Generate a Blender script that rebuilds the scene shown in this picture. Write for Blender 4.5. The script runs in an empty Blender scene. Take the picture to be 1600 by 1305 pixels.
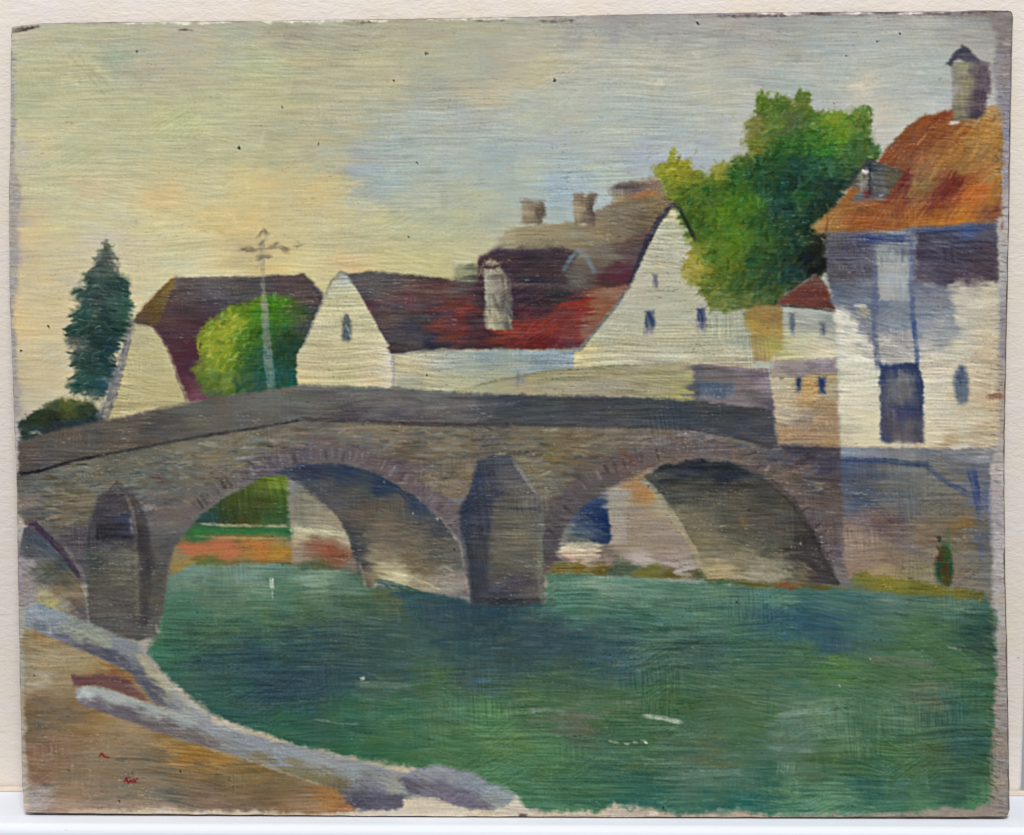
import bpy, math, random
import numpy as np

# ------------------------------------------------------------------ camera, light, exposure
SC = bpy.context.scene
S = 0.00026                      # metres per photograph pixel on the face of the panel
TILT = math.radians(5.3)         # the panel leans back against the wall
ROLL = math.radians(0.24)        # the hand-held camera is a touch off level
DIST = 0.75
CX, CY, BASE = 800.0, 652.5, 1276.0
THICK = 0.005
ROOT_Z = THICK * math.sin(TILT) + 0.0001

def tilted(x, y, z):             # panel space -> world
    a = -TILT
    return (x, y*math.cos(a) - z*math.sin(a), y*math.sin(a) + z*math.cos(a) + ROOT_Z)

cam_d = bpy.data.cameras.new('camera')
cam = bpy.data.objects.new('camera', cam_d)
SC.collection.objects.link(cam)
cam.location = tilted(0, -DIST, (BASE-CY)*S)
cam.rotation_mode = 'XYZ'
cam.rotation_euler = (math.radians(90)-TILT, 0, 0)
cam_d.sensor_width = 36
cam_d.lens = 36*DIST/(1600*S)
cam_d.clip_start = 0.01
cam_d.clip_end = 50
SC.camera = cam

W = bpy.data.worlds.new('World'); SC.world = W
W.use_nodes = True
W.node_tree.nodes['Background'].inputs[0].default_value = (0.93, 0.96, 1.0, 1)
W.node_tree.nodes['Background'].inputs[1].default_value = 0.34

def area(name, loc, target, size, power, col):
    from mathutils import Vector
    d = bpy.data.lights.new(name, 'AREA'); d.shape = 'RECTANGLE'
    d.size, d.size_y = size; d.energy = power; d.color = col
    o = bpy.data.objects.new(name, d); SC.collection.objects.link(o)
    o.location = loc
    o.rotation_euler = (Vector(target)-Vector(loc)).to_track_quat('-Z', 'Y').to_euler()
    return o
area('window_light', (0.02, -1.5, 2.15), (0, 0.0, 0.16), (0.7, 0.6), 62.0, (1.0, 0.985, 0.955))

SC.view_settings.view_transform = 'Standard'
SC.view_settings.look = 'None'
SC.view_settings.exposure = 0
SC.view_settings.gamma = 1
SC.view_settings.use_curve_mapping = False

# ------------------------------------------------------------------ helpers
def mat_nodes(name):
    m = bpy.data.materials.new(name); m.use_nodes = True
    nt = m.node_tree
    return m, nt, nt.nodes['Principled BSDF']

def link_mesh(name, me, mat, parent=None):
    o = bpy.data.objects.new(name, me)
    SC.collection.objects.link(o)
    if mat: me.materials.append(mat)
    if parent: o.parent = parent
    return o

def hexc(h):
    return np.array([int(h[i:i+2], 16) for i in (0, 2, 4)], np.float32)

def lin(c):
    c = np.asarray(c, np.float32)/255.0
    return np.where(c <= 0.04045, c/12.92, ((c+0.055)/1.055)**2.4)

def lin4(h):
    return tuple(float(v) for v in lin(hexc(h))) + (1,)

# ------------------------------------------------------------------ wall and shelf
WALL_Y = THICK*math.cos(TILT) + (BASE-18)*S*math.sin(TILT) + 0.0006

def wall_material():
    m, nt, b = mat_nodes('embossed_wall_paint')
    N, L = nt.nodes, nt.links
    tc = N.new('ShaderNodeTexCoord')
    mp = N.new('ShaderNodeMapping'); mp.inputs['Rotation'].default_value = (0, math.radians(18), 0)
    mp.inputs['Scale'].default_value = (0.55, 1, 1.15)
    L.new(tc.outputs['Object'], mp.inputs[0])
    n1 = N.new('ShaderNodeTexNoise'); n1.inputs['Scale'].default_value = 520; n1.inputs['Detail'].default_value = 3
    n1.inputs['Distortion'].default_value = 0.7
    L.new(mp.outputs[0], n1.inputs['Vector'])
    n2 = N.new('ShaderNodeTexNoise'); n2.inputs['Scale'].default_value = 170; n2.inputs['Detail'].default_value = 2
    L.new(mp.outputs[0], n2.inputs['Vector'])
    ad = N.new('ShaderNodeMath'); ad.operation = 'MULTIPLY_ADD'; ad.inputs[1].default_value = 0.8
    L.new(n2.outputs[0], ad.inputs[0]); L.new(n1.outputs[0], ad.inputs[2])
    bp = N.new('ShaderNodeBump'); bp.inputs['Strength'].default_value = 0.42; bp.inputs['Distance'].default_value = 0.0007
    L.new(ad.outputs[0], bp.inputs['Height']); L.new(bp.outputs[0], b.inputs['Normal'])
    # warm cream and faint mauve blotches scattered over the whole wall
    n3 = N.new('ShaderNodeTexNoise'); n3.inputs['Scale'].default_value = 40; n3.inputs['Detail'].default_value = 4
    L.new(tc.outputs['Object'], n3.inputs['Vector'])
    cr = N.new('ShaderNodeValToRGB')
    cr.color_ramp.elements[0].position = 0.3; cr.color_ramp.elements[0].color = lin4('e6dccd')
    cr.color_ramp.elements[1].position = 0.7; cr.color_ramp.elements[1].color = lin4('e7dfdb')
    L.new(n3.outputs[0], cr.inputs[0])
    n4 = N.new('ShaderNodeTexNoise'); n4.inputs['Scale'].default_value = 330; n4.inputs['Detail'].default_value = 0
    L.new(tc.outputs['Object'], n4.inputs['Vector'])
    c4 = N.new('ShaderNodeValToRGB')
    c4.color_ramp.elements[0].position = 0.125; c4.color_ramp.elements[0].color = (0.5, 0.45, 0.41, 1)
    c4.color_ramp.elements[1].position = 0.15; c4.color_ramp.elements[1].color = (1, 1, 1, 1)
    L.new(n4.outputs[0], c4.inputs[0])
    mx = N.new('ShaderNodeMix'); mx.data_type = 'RGBA'; mx.blend_type = 'MULTIPLY'; mx.inputs[0].default_value = 1
    L.new(cr.outputs[0], mx.inputs[6]); L.new(c4.outputs[0], mx.inputs[7])
    L.new(mx.outputs[2], b.inputs['Base Color'])
    b.inputs['Roughness'].default_value = 0.6
    b.inputs['Specular IOR Level'].default_value = 0.25
    return m

def prism_from_profile(name, prof, x0, x1, mat):
    """closed y-z profile swept along x"""
    n = len(prof)
    v = [(x0, y, z) for y, z in prof] + [(x1, y, z) for y, z in prof]
    f = [tuple(range(n))[::-1], tuple(range(n, 2*n))]
    for i in range(n):
        j = (i+1) % n
        f.append((i, j, n+j, n+i))
    me = bpy.data.meshes.new(name); me.from_pydata(v, [], f); me.update()
    return link_mesh(name, me, mat)

# wall: flat, turning away in a rounded outer corner just past the right edge of the picture
def build_wall():
    R = 0.0026; xc = 0.2146
    pts = [(-0.9, WALL_Y)]
    pts += [(xc + R*math.sin(a), WALL_Y + R - R*math.cos(a)) for a in np.linspace(0, math.pi/2, 13)]
    pts += [(xc+R, WALL_Y+0.35), (-0.9, WALL_Y+0.35)]
    n = len(pts); z0, z1 = -0.02, 0.9
    v = [(x, y, z0) for x, y in pts] + [(x, y, z1) for x, y in pts]
    f = [tuple(range(n))[::-1], tuple(range(n, 2*n))]
    for i in range(n):
        j = (i+1) % n
        f.append((i, j, n+j, n+i))
    me = bpy.data.meshes.new('wall'); me.from_pydata(v, [], f); me.update()
    for p in me.polygons: p.use_smooth = len(p.vertices) == 4
    o = link_mesh('wall', me, wall_material())
    mod = o.modifiers.new('edges', 'EDGE_SPLIT'); mod.split_angle = math.radians(25)
    return o
wall = build_wall()
wall['kind'] = 'structure'; wall['label'] = 'cream embossed wall behind the leaning painting'

def shelf_material():
    m, nt, b = mat_nodes('scuffed_white_gloss')
    N, L = nt.nodes, nt.links
    tc = N.new('ShaderNodeTexCoord')
    mp = N.new('ShaderNodeMapping'); mp.inputs['Scale'].default_value = (0.12, 1, 1)
    L.new(tc.outputs['Object'], mp.inputs[0])
    n1 = N.new('ShaderNodeTexNoise'); n1.inputs['Scale'].default_value = 300; n1.inputs['Detail'].default_value = 4
    L.new(mp.outputs[0], n1.inputs['Vector'])
    bp = N.new('ShaderNodeBump'); bp.inputs['Strength'].default_value = 0.25; bp.inputs['Distance'].default_value = 0.0005
    L.new(n1.outputs[0], bp.inputs['Height']); L.new(bp.outputs[0], b.inputs['Normal'])
    n2 = N.new('ShaderNodeTexNoise'); n2.inputs['Scale'].default_value = 230; n2.inputs['Detail'].default_value = 2
    m2 = N.new('ShaderNodeMapping'); m2.inputs['Scale'].default_value = (0.5, 1, 1)
    L.new(tc.outputs['Object'], m2.inputs[0]); L.new(m2.outputs[0], n2.inputs['Vector'])
    c2 = N.new('ShaderNodeValToRGB')
    c2.color_ramp.elements[0].position = 0.17; c2.color_ramp.elements[0].color = lin4('a9a29f')
    c2.color_ramp.elements[1].position = 0.215; c2.color_ramp.elements[1].color = lin4('e4e8f2')
    L.new(n2.outputs[0], c2.inputs[0]); L.new(c2.outputs[0], b.inputs['Base Color'])
    b.inputs['Roughness'].default_value = 0.6
    b.inputs['Specular IOR Level'].default_value = 0.12
    return m
LIP = -0.0125
r = 0.004
prof = [(WALL_Y-0.0009, 0), (WALL_Y-0.0009, -0.03), (LIP, -0.03)]
prof += [(LIP + r - r*math.cos(a), -r + r*math.sin(a)) for a in np.linspace(0, math.pi/2, 7)]
shelf = prism_from_profile('shelf', prof, -0.9, 0.9, shelf_material())
shelf['kind'] = 'structure'; shelf['label'] = 'white painted shelf ledge under the painting'

bm_, bnt, bb_ = mat_nodes('yellowed_caulk')
bn = bnt.nodes.new('ShaderNodeTexNoise'); bn.inputs['Scale'].default_value = 90; bn.inputs['Detail'].default_value = 5
btc = bnt.nodes.new('ShaderNodeTexCoord'); bnt.links.new(btc.outputs['Object'], bn.inputs['Vector'])
bcr = bnt.nodes.new('ShaderNodeValToRGB'); bcr.color_ramp.elements[0].position = .35; bcr.color_ramp.elements[0].color = lin4('c9b9a4'); bcr.color_ramp.elements[1].position = .65; bcr.color_ramp.elements[1].color = lin4('e6d9ce')
bnt.links.new(bn.outputs[0], bcr.inputs[0]); bnt.links.new(bcr.outputs[0], bb_.inputs['Base Color']); bb_.inputs['Roughness'].default_value = .7
y1 = WALL_Y-.0008
bead = prism_from_profile('caulk_bead', [(y1, .0002), (y1-.0022, .0002), (y1-.0019, .0011), (y1-.0008, .0017), (y1, .0018)], -.9, .9, bm_)
bead['kind'] = 'structure'; bead['label'] = 'thin cream bead of caulk where shelf meets wall'

# ------------------------------------------------------------------ the panel outline (photograph pixels)
LEFT = [(36, 1266), (33, 1200), (30, 1050), (27, 900), (25, 750), (21, 650), (17, 540), (14, 450), (13, 300), (15.5, 200), (16, 100), (16.5, 41)]
TOP = [(16.5, 41), (60, 36), (150, 34), (400, 32), (600, 29), (800, 26), (1000, 21.5), (1200, 18.5), (1500, 17), (1522, 15.5), (1584, 15.5)]
RIGHT = [(1584, 15.5), (1583, 60), (1580, 200), (1578, 330), (1575, 480), (1571.5, 640), (1570.5, 750), (1572, 900), (1574.5, 1000), (1577, 1150), (1579, 1278)]
BOT = [(36, 1272), (100, 1273), (400, 1275.5), (600, 1277.5), (1000, 1279), (1300, 1279), (1579, 1278)]
def curve(pts, key, rng):
    p = sorted(pts, key=lambda q: q[key])
    a = np.array(p, float)
    return np.interp(rng, a[:, key], a[:, 1-key])

CELL = 1.5
NI, NJ = int(1566/CELL), int(1260/CELL)
INS = dict(l=1.6, r=3.2, t=1.6, b=2.6)
def coons():
    u = np.linspace(0, 1, NI)[None, :]; v = np.linspace(0, 1, NJ)[:, None]
    x = 14 + u*1566 + 0*v; y = 20 + v*1256 + 0*u
    rs = np.random.RandomState(4)
    def wob(n, s, amp):
        k = np.interp(np.linspace(0, n/s, n), np.arange(int(n/s)+2), rs.uniform(-amp, amp, int(n/s)+2)); return k
    wl, wr, wt, wb = wob(NJ, 14, .5), wob(NJ, 9, 1.0), wob(NI, 14, .6), wob(NI, 14, .6)
    for _ in range(6):
        xl = curve(LEFT, 1, y[:, 0])[:, None] + INS['l'] + wl[:, None]
        xr = curve(RIGHT, 1, y[:, -1])[:, None] - INS['r'] + wr[:, None]
        yt = curve(TOP, 0, x[0, :])[None, :] + INS['t'] + wt[None, :]
        yb = curve(BOT, 0, x[-1, :])[None, :] - INS['b'] + wb[None, :]
        x = xl + (xr-xl)*u; y = yt + (yb-yt)*v
    return x.astype(np.float32), y.astype(np.float32)
X, Y = coons()
C = np.zeros((NJ, NI, 3), np.float32)
H = np.zeros((NJ, NI), np.float32)
LAB = np.zeros((NJ, NI), np.int16)

# ------------------------------------------------------------------ brushwork engine
RNG = np.random.RandomState(11)
TAB = np.random.RandomState(5).rand(512, 512).astype(np.float32)*2-1
def noise(x, y, seed=0):
    x = x + seed*17.31; y = y + seed*41.77
    xi = np.floor(x).astype(np.int32); yi = np.floor(y).astype(np.int32)
    fx = x-xi; fy = y-yi
    fx = fx*fx*(3-2*fx); fy = fy*fy*(3-2*fy)
    x0 = xi & 511; x1 = (xi+1) & 511; y0 = yi & 511; y1 = (yi+1) & 511
    a = TAB[y0, x0]; b = TAB[y0, x1]; c = TAB[y1, x0]; d = TAB[y1, x1]
    return (a+(b-a)*fx) + ((c+(d-c)*fx) - (a+(b-a)*fx))*fy
def streak(x, y, ang, lu, lv, seed):
    c, s = math.cos(ang), math.sin(ang)
    wv = 5*noise(x/90, y/70, seed+3)
    u = x*c + y*s; v = -x*s + y*c + wv
    return noise(u/lu, v/lv, seed)
def win(x0, y0, x1, y1, m=4):
    j0 = int(max(0, (y0-m-42)/1260*NJ)); j1 = int(min(NJ, (y1+m-12)/1252*NJ+3))
    i0 = int(max(0, (x0-m-38)/1566*NI)); i1 = int(min(NI, (x1+m-10)/1545*NI+3))
    return slice(j0, max(j1, j0+1)), slice(i0, max(i1, i0+1))
def sdist(poly, x, y):
    """signed distance to a polygon, negative inside"""
    d = np.full(x.shape, 1e9, np.float32); ins = np.zeros(x.shape, bool)
    n = len(poly)
    for i in range(n):
        ax, ay = poly[i]; bx, by = poly[(i+1) % n]
        ex, ey = bx-ax, by-ay
        px, py = x-ax, y-ay
        t = np.clip((px*ex+py*ey)/(ex*ex+ey*ey+1e-9), 0, 1)
        d = np.minimum(d, (px-ex*t)**2 + (py-ey*t)**2)
        if ay != by:
            c = ((ay > y) != (by > y)) & (x < ex*(y-ay)/(by-ay)+ax)
            ins ^= c
    d = np.sqrt(d)
    return np.where(ins, -d, d)
def parse(txt, lift=0, gain=1.0):
    P = []
    for t in txt.replace('\n', ';').split(';'):
        t = t.strip()
        if not t: continue
        xy, h = t.split('#'); a, b = xy.strip().split(',')
        P.append((float(a), float(b), np.clip(hexc(h[:6])*gain+lift, 0, 255)))
    return P
def idw(P, x, y, e2=90.0, p=1.7):
    num = np.zeros(x.shape+(3,), np.float32); den = np.zeros(x.shape, np.float32)
    for px, py, c in P:
        w = ((x-px)**2 + ((y-py)*1.25)**2 + e2)**(-p)
        den += w; num += w[..., None]*c
    return num/den[..., None]
def crv(poly, k=4):
    """Catmull-Rom smoothing of a closed outline"""
    n = len(poly); out = []
    for i in range(n):
        p0, p1, p2, p3 = (np.array(poly[(i+q) % n], float) for q in (-1, 0, 1, 2))
        for t in np.arange(k)/k:
            out.append(tuple(0.5*((2*p1)+(-p0+p2)*t+(2*p0-5*p1+4*p2-p3)*t*t+(-p0+3*p1-3*p2+p3)*t**3)))
    return out
SEED = [0]
def region(part, poly, pts, soft=3.0, rough=1.6, ang=0.0, warp=(16, 5), amp=6.0, lu=55, lv=2.6, relief=0.16,
           smooth=False, alpha=1.0, e2=90.0, p=1.7, under=0.0, lift=0, gain=1.0):
    SEED[0] += 7; sd = SEED[0]
    P = parse(pts, lift, gain) if isinstance(pts, str) else pts
    if smooth: poly = crv(poly)
    xs = [q[0] for q in poly]; ys = [q[1] for q in poly]
    sl = win(min(xs), min(ys), max(xs), max(ys), 8)
    x, y = X[sl], Y[sl]
    d = sdist(poly, x, y)
    d = d + rough*(0.8*noise(x/13, y/13, sd)+0.6*noise(x/4.5, y/4.5, sd+1)) + rough*0.4*streak(x, y, ang, 22, 2.6, sd+2)
    lost = 1.2+1.1*np.clip(noise(x/34, y/34, sd+20)+.2, 0, 1)      # edges are lost and found
    a = np.clip(0.5-d/(soft*lost*1.25), 0, 1)
    a = a*a*(3-2*a)*alpha
    c, s = math.cos(ang), math.sin(ang)
    w1 = warp[0]*(streak(x, y, ang, 50, 4, sd+4)+0.6*noise(x/23, y/16, sd+5))
    w2 = warp[1]*(noise(x/30, y/14, sd+6)+0.7*noise(x/9, y/6, sd+12))
    col = idw(P, x + w1*c - w2*s, y + w1*s + w2*c, e2, p)
    b1 = streak(x, y, ang, lu, lv, sd+8); b2 = streak(x, y, ang+0.05, lu*0.35, lv*0.8, sd+9)
    blot = noise(x/26, y/13, sd+10); tint = noise(x/34, y/17, sd+11)
    col = col + (amp*(0.55*b1+0.5*b2+0.45*blot))[..., None] + (amp*0.55*tint)[..., None]*np.array([1.0, 0.1, -1.0], np.float32)
    if under:   # dry brush: the layer below shows through between the bristles
        a = a*(1-under*np.clip(0.2+1.1*b2+0.6*b1, 0, 1))
    C[sl] += (col-C[sl])*a[..., None]
    hn = relief*(0.75*b1+0.55*b2) + relief*0.9*np.clip(1-np.abs(d)/2.5, 0, 1)*(a > 0.05)*0.6
    H[sl] += (hn-H[sl])*a
    if part is not None: LAB[sl][a > 0.5] = part
    return P
def dab(x0, y0, l, w, ang, col, a=0.8, relief=0.2, curvk=0.0, part=None, clipd=None):
    r_ = l+w+2
    sl = win(x0-r_, y0-r_, x0+r_, y0+r_, 1)
    x, y = X[sl], Y[sl]
    if x.size == 0: return
    c, s = math.cos(ang), math.sin(ang)
    u = (x-x0)*c + (y-y0)*s; v = -(x-x0)*s + (y-y0)*c + curvk*u*u/max(l, 1)
    k = RNG.rand()*500
    br = noise(v/1.5 + k, u/(l*0.9+3) + k*0.37, 2)
    e = (1-np.abs(u+1.5*br)/l)
    m = np.clip(e*2.6, 0, 1)*np.clip((1-np.abs(v)/w)*2.0, 0, 1)
    m = m*np.clip(0.85+0.55*br, 0.0, 1)*a
    C[sl] += (np.asarray(col, np.float32) + 7*br[..., None] - C[sl])*m[..., None]
    edge = np.clip(1-np.abs(np.abs(v)-w*0.75)/1.3, 0, 1)
    H[sl] += (relief*(br*0.8+0.5*edge) - H[sl])*m
    if part is not None: LAB[sl][m > 0.5] = part
def inside(poly, n, rs=RNG):
    xs = [q[0] for q in poly]; ys = [q[1] for q in poly]
    out = np.zeros((0, 2))
    while len(out) < n:
        q = np.stack([rs.uniform(min(xs), max(xs), n*2), rs.uniform(min(ys), max(ys), n*2)], 1)
        q = q[sdist(poly, q[:, 0].astype(np.float32), q[:, 1].astype(np.float32)) < 0]
        out = np.concatenate([out, q])
    return out[:n]
def dabs(part, poly, P, n, l=(6, 12), w=(2, 4), ang=(0, 0.3), a=(0.5, 0.9), jl=10, jt=5, relief=0.2, angf=None, curvk=0.0, e2=60.0):
    q = inside(poly, n)
    cols = idw(P, q[:, 0].astype(np.float32), q[:, 1].astype(np.float32), e2, 1.9)
    for (x0, y0), c in zip(q, cols):
        an = (angf(x0, y0) if angf else ang[0]) + RNG.randn()*ang[1]
        c = c + RNG.randn()*jl + RNG.randn()*jt*np.array([1, 0.15, -0.9])
        dab(x0, y0, RNG.uniform(*l), RNG.uniform(*w), an, c, RNG.uniform(*a), relief, RNG.uniform(-curvk, curvk), part)
def stroke(pts, w, col, a=0.9, part=None, soft=2.0, rough=0.8, relief=0.2, taper=0.0, dry=0.35, amp=6, w2=None, col2=None):
    SEED[0] += 5; sd = SEED[0]
    if isinstance(col, str): col = hexc(col)
    col2 = col if col2 is None else hexc(col2)
    w2 = w if w2 is None else w2
    xs = [q[0] for q in pts]; ys = [q[1] for q in pts]
    m = max(w, w2)+4
    sl = win(min(xs)-m, min(ys)-m, max(xs)+m, max(ys)+m, 2)
    x, y = X[sl], Y[sl]
    best = np.full(x.shape, 1e9, np.float32); T = np.zeros(x.shape, np.float32); V = np.zeros(x.shape, np.float32)
    segs = list(zip(pts[:-1], pts[1:])); tot = sum(math.dist(p, q) for p, q in segs)+1e-6; acc = 0
    for (ax, ay), (bx, by) in segs:
        ex, ey = bx-ax, by-ay; L2 = ex*ex+ey*ey+1e-9; ln = math.sqrt(L2)
        t = np.clip(((x-ax)*ex+(y-ay)*ey)/L2, 0, 1)
        d = np.hypot(x-ax-ex*t, y-ay-ey*t)
        sg = ((x-ax)*(-ey)+(y-ay)*ex)/ln
        u = d < best
        best = np.where(u, d, best); T = np.where(u, (acc+t*ln)/tot, T); V = np.where(u, sg, V); acc += ln
    half = (w + (w2-w)*T)/2
    half = half*(1-taper*np.abs(2*T-1)**2)
    br = noise(V/1.6+sd, T*tot/30, sd+1)
    d = best - half + rough*(noise(x/5, y/5, sd)+0.5*br)
    k = np.clip(0.5-d/(soft*(1.7 if dry > .15 else 1)), 0, 1); k = k*k*(3-2*k)*a
    k = k*(1-dry*np.clip(0.15+br, 0, 1))
    if dry > .15:
        k = k*np.clip(0.82+0.75*dry*(noise(x/8, y/5, sd+4)+noise(x/3, y/2.4, sd+6)*.6), 0, 1)
        k = k*np.clip(0.35+np.minimum(T, 1-T)*tot/7, 0, 1)
    cc = col + (col2-col)*T[..., None] + amp*br[..., None]
    C[sl] += (cc-C[sl])*k[..., None]
    H[sl] += (relief*(0.7*br + 0.7*np.clip(1-np.abs(d)/2, 0, 1)) - H[sl])*k
    if part is not None: LAB[sl][k > 0.5] = part

# ------------------------------------------------------------------ what is painted: parts of the picture
PARTS = []      # (name, parent index or None, label)
def part(name, parent=None, label=None):
    PARTS.append((name, parent, label)); return len(PARTS)-1

BARE = part('bare_ground', None, 'unpainted grey primer showing along the edges of the panel')
region(BARE, [(-20, -20), (1640, -20), (1640, 1340), (-20, 1340)], '''
20,100#a39c98;20,300#a39b93;22,450#a19892;24,600#a0978f;30,700#a89f99;35,800#a39a92;35,900#948b90;40,1000#9c9a90;40,1150#a29784;45,1250#b0a79a
1560,40#7d7675;1570,120#857e80;1570,250#8f8a90;1566,350#aaa4a0;1566,420#a49d9a;1566,520#928a8c;1566,600#a3988f;1562,700#a59c94;1560,800#a39a9c;1556,880#aaa2a2;1560,960#a59e98;1566,1050#9a928a;1566,1200#8f857c;1560,1265#8c8178
1400,1270#8f887c;1100,1270#a39684;900,1272#b5a894;700,1270#beb29c;500,1274#b7aa95;300,1270#c3b59b;100,1268#b8a28a''', amp=9, lu=14, lv=2.2, relief=.22)

# --- sky
SKY = part('painted_sky', None, 'hazy yellow, grey and blue sky in horizontal brush strokes')
sky_poly = [(20, 48), (70, 38), (500, 32), (1000, 26), (1200, 24), (1540, 26), (1562, 60), (1552, 100), (1556, 160), (1562, 200), (1562, 520), (1180, 660), (30, 672), (34, 640), (26, 560), (22, 480), (30, 420), (28, 340), (36, 300), (22, 260), (24, 150)]
SKYP = parse('''
40,60#a9a28f;60,90#a8a888;100,70#a6a184;190,60#a5a088;300,60#a29c8b;380,70#9b9c89
60,130#a3a381;140,110#a9a583;180,85#8f9985;240,110#a19c89;300,110#a39e87
40,150#9e9f7e;100,170#aba986;200,190#a8a682;280,190#a9ac7c;350,170#a9a884
60,220#b7ad88;120,230#aaa985;200,240#a9a785;300,240#a8a583;380,230#a8a585
26,240#a9a69a;80,290#b3b08a;150,300#b9ab86;200,280#aeaa88;250,310#c0a978;320,290#b3ac85;390,290#bfad76
450,50#938f7f;550,60#97937f;650,45#9c947f;750,60#989984
420,110#a8a980;480,110#a19b80;580,90#a5a07f;650,90#9c9a82;750,100#99998a;780,90#9c9586
420,160#a7a47f;500,150#a39f83;600,130#a59f83;680,150#96968a;760,150#ada186
450,200#9d9a7f;550,190#a09d85;650,190#99a09a;720,190#949b9a;780,190#9aa0a0
430,250#a3a17f;520,240#a19f85;560,250#93989b;620,235#8f9d9f;700,230#969f9d;780,240#8b9ba0
420,290#bba877;500,300#bba772;540,290#b4a77b;570,270#8e99a4;620,280#8ea0a3;700,260#95a09d;780,290#8d9da2
450,320#b7a67a;580,300#8c9ba0;640,300#a0a394;700,310#9ba092;760,310#a5a58c
820,50#9b9a8c;900,45#8f8d88;970,40#8b8788;1060,50#908e8d;1150,40#8f8988
830,90#a5a08e;840,110#b0a480;920,90#a3a194;1000,90#a2a197;1100,100#a1a097;1180,90#9b9a97
830,150#9ba099;930,150#9da29d;1000,130#a5a597;1100,140#a7a699;1180,150#a3a29a
820,190#a3a894;900,190#a0a397;950,170#9ba39f;1010,170#97a19f;1080,180#9fa49d;1160,180#a5a59c
830,230#98a1a2;870,225#939ca5;960,210#9ea59f;1060,200#95a0a5;1130,210#9ca3a3;1160,230#a9a69a
820,270#a0a79a;900,260#9ca7a5;1000,245#9099a8;1110,225#8f9ba8;1130,240#9da4a4
810,290#9aa398;870,295#849bb0;900,285#8a9eaf;950,270#9ea8a0;840,310#93a2a8
1220,40#8a8a8a;1300,35#8f9191;1400,40#9a9997;1500,40#8d8b8b;1560,40#7f7877
1230,80#95958f;1290,75#91999a;1360,80#979d99;1440,70#9a9e9b;1530,70#92918f
1230,110#909c9a;1300,110#939f9f;1380,110#9aa19e;1450,100#96a09e;1550,90#9a9595;1558,120#8c8588
1230,140#8f9b98;1270,110#a2a19a;1350,130#b5aea0;1400,140#9da1a0;1460,130#98a0a0
1290,150#9b9f9a;1370,170#b0ab9e;1430,160#a0a3a3;1480,170#9fa1a4
1390,190#aaa7a0;1360,210#a6a3a2;1410,190#aeb0a8;1555,150#a6a09d;1558,200#96919a
28,340#9c958e;50,360#c3ad80;60,350#c2ad83;100,350#b7b488;160,350#b8b28e;240,345#bcb285;340,350#c2ae76;390,350#bfa973
160,368#b6aca0;130,400#baae93;200,390#b7ad90
280,390#b1ae8a;340,400#bcae80;390,390#ab9c76;230,420#bbb28b;300,425#b8b595
28,400#a79d8e;60,420#c0ac81;100,420#bab08a;110,445#b0a590;60,470#bfae86;100,470#bcad88;40,495#c9ad7c;70,510#bfad85
60,530#bfb08a;100,560#b4a88d;60,580#bfad86;90,600#c2ad86;50,610#bcab88;28,580#a69a86
36,640#a79d92;60,630#b3ac92;90,620#bcb294;200,470#bbb18d;220,450#bcb38d;212,520#b4ad92
450,345#b6ab80;520,345#b3a97f;600,345#b2ad83;700,345#a3a689;780,350#9ca08f
430,370#b8aa7c;500,370#aea882;560,380#a9a685;620,370#a9aa86;700,370#a5a686;760,370#a2a38a
430,410#bba973;480,410#bbae7b;540,415#bda67a;550,418#c3a06c;600,400#b8ac78;680,410#b7af78;730,400#b3ab80;760,395#a8a58a
600,425#b3ab80;680,425#aba57a;470,430#bbb082;500,440#bdb282
''', lift=10)
SKYP = [(x, y, c+np.array([2, 1, 0]) if (160 < x < 560 and 260 < y < 430) else c) for x, y, c in SKYP]
region(SKY, sky_poly, SKYP, soft=7, rough=3, ang=-0.02, warp=(20, 9), amp=6, lu=60, lv=2.4, relief=.2, e2=600)
up = [(20, 45), (1560, 30), (1560, 160), (1150, 200), (1000, 280), (700, 400), (20, 420)]
dabs(None, sky_poly, SKYP, 1100, l=(14, 34), w=(4, 9), ang=(-0.03, 0.12), a=(.18, .5), jl=4, jt=5, relief=.22, curvk=.06)
dabs(None, [(40, 60), (240, 60), (260, 180), (40, 240)], SKYP, 90, l=(12, 26), w=(3, 6), ang=(0.75, 0.12), a=(.2, .5), jl=5, jt=4, relief=.3)
dabs(None, [(800, 90), (1000, 80), (1000, 220), (800, 240)], SKYP, 40, l=(14, 30), w=(3, 6), ang=(-0.6, 0.1), a=(.2, .45), jl=5, jt=4, relief=.3)
dabs(None, [(1200, 60), (1480, 60), (1470, 170), (1280, 160)], SKYP, 130, l=(8, 18), w=(3, 7), ang=(0.6, 0.9), a=(.25, .5), jl=5, jt=4, relief=.25, curvk=.2)
dabs(None, [(556, 300), (640, 250), (800, 190), (830, 230), (760, 290), (640, 310)], SKYP, 90, l=(14, 30), w=(4, 8), ang=(-.45, .25), a=(.2, .45), jl=4, jt=4, relief=.2)
dabs(None, [(200, 270), (560, 270), (560, 400), (250, 420)], SKYP, 120, l=(14, 30), w=(4, 8), ang=(-.3, .3), a=(.2, .4), jl=4, jt=4, relief=.2)
dabs(None, [(60, 60), (1460, 50), (1150, 220), (980, 270), (760, 370), (60, 400)], SKYP, 420, l=(8, 20), w=(4, 8), ang=(.3, .9), a=(.12, .34), jl=8, jt=5, relief=.18, curvk=.2)
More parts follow.
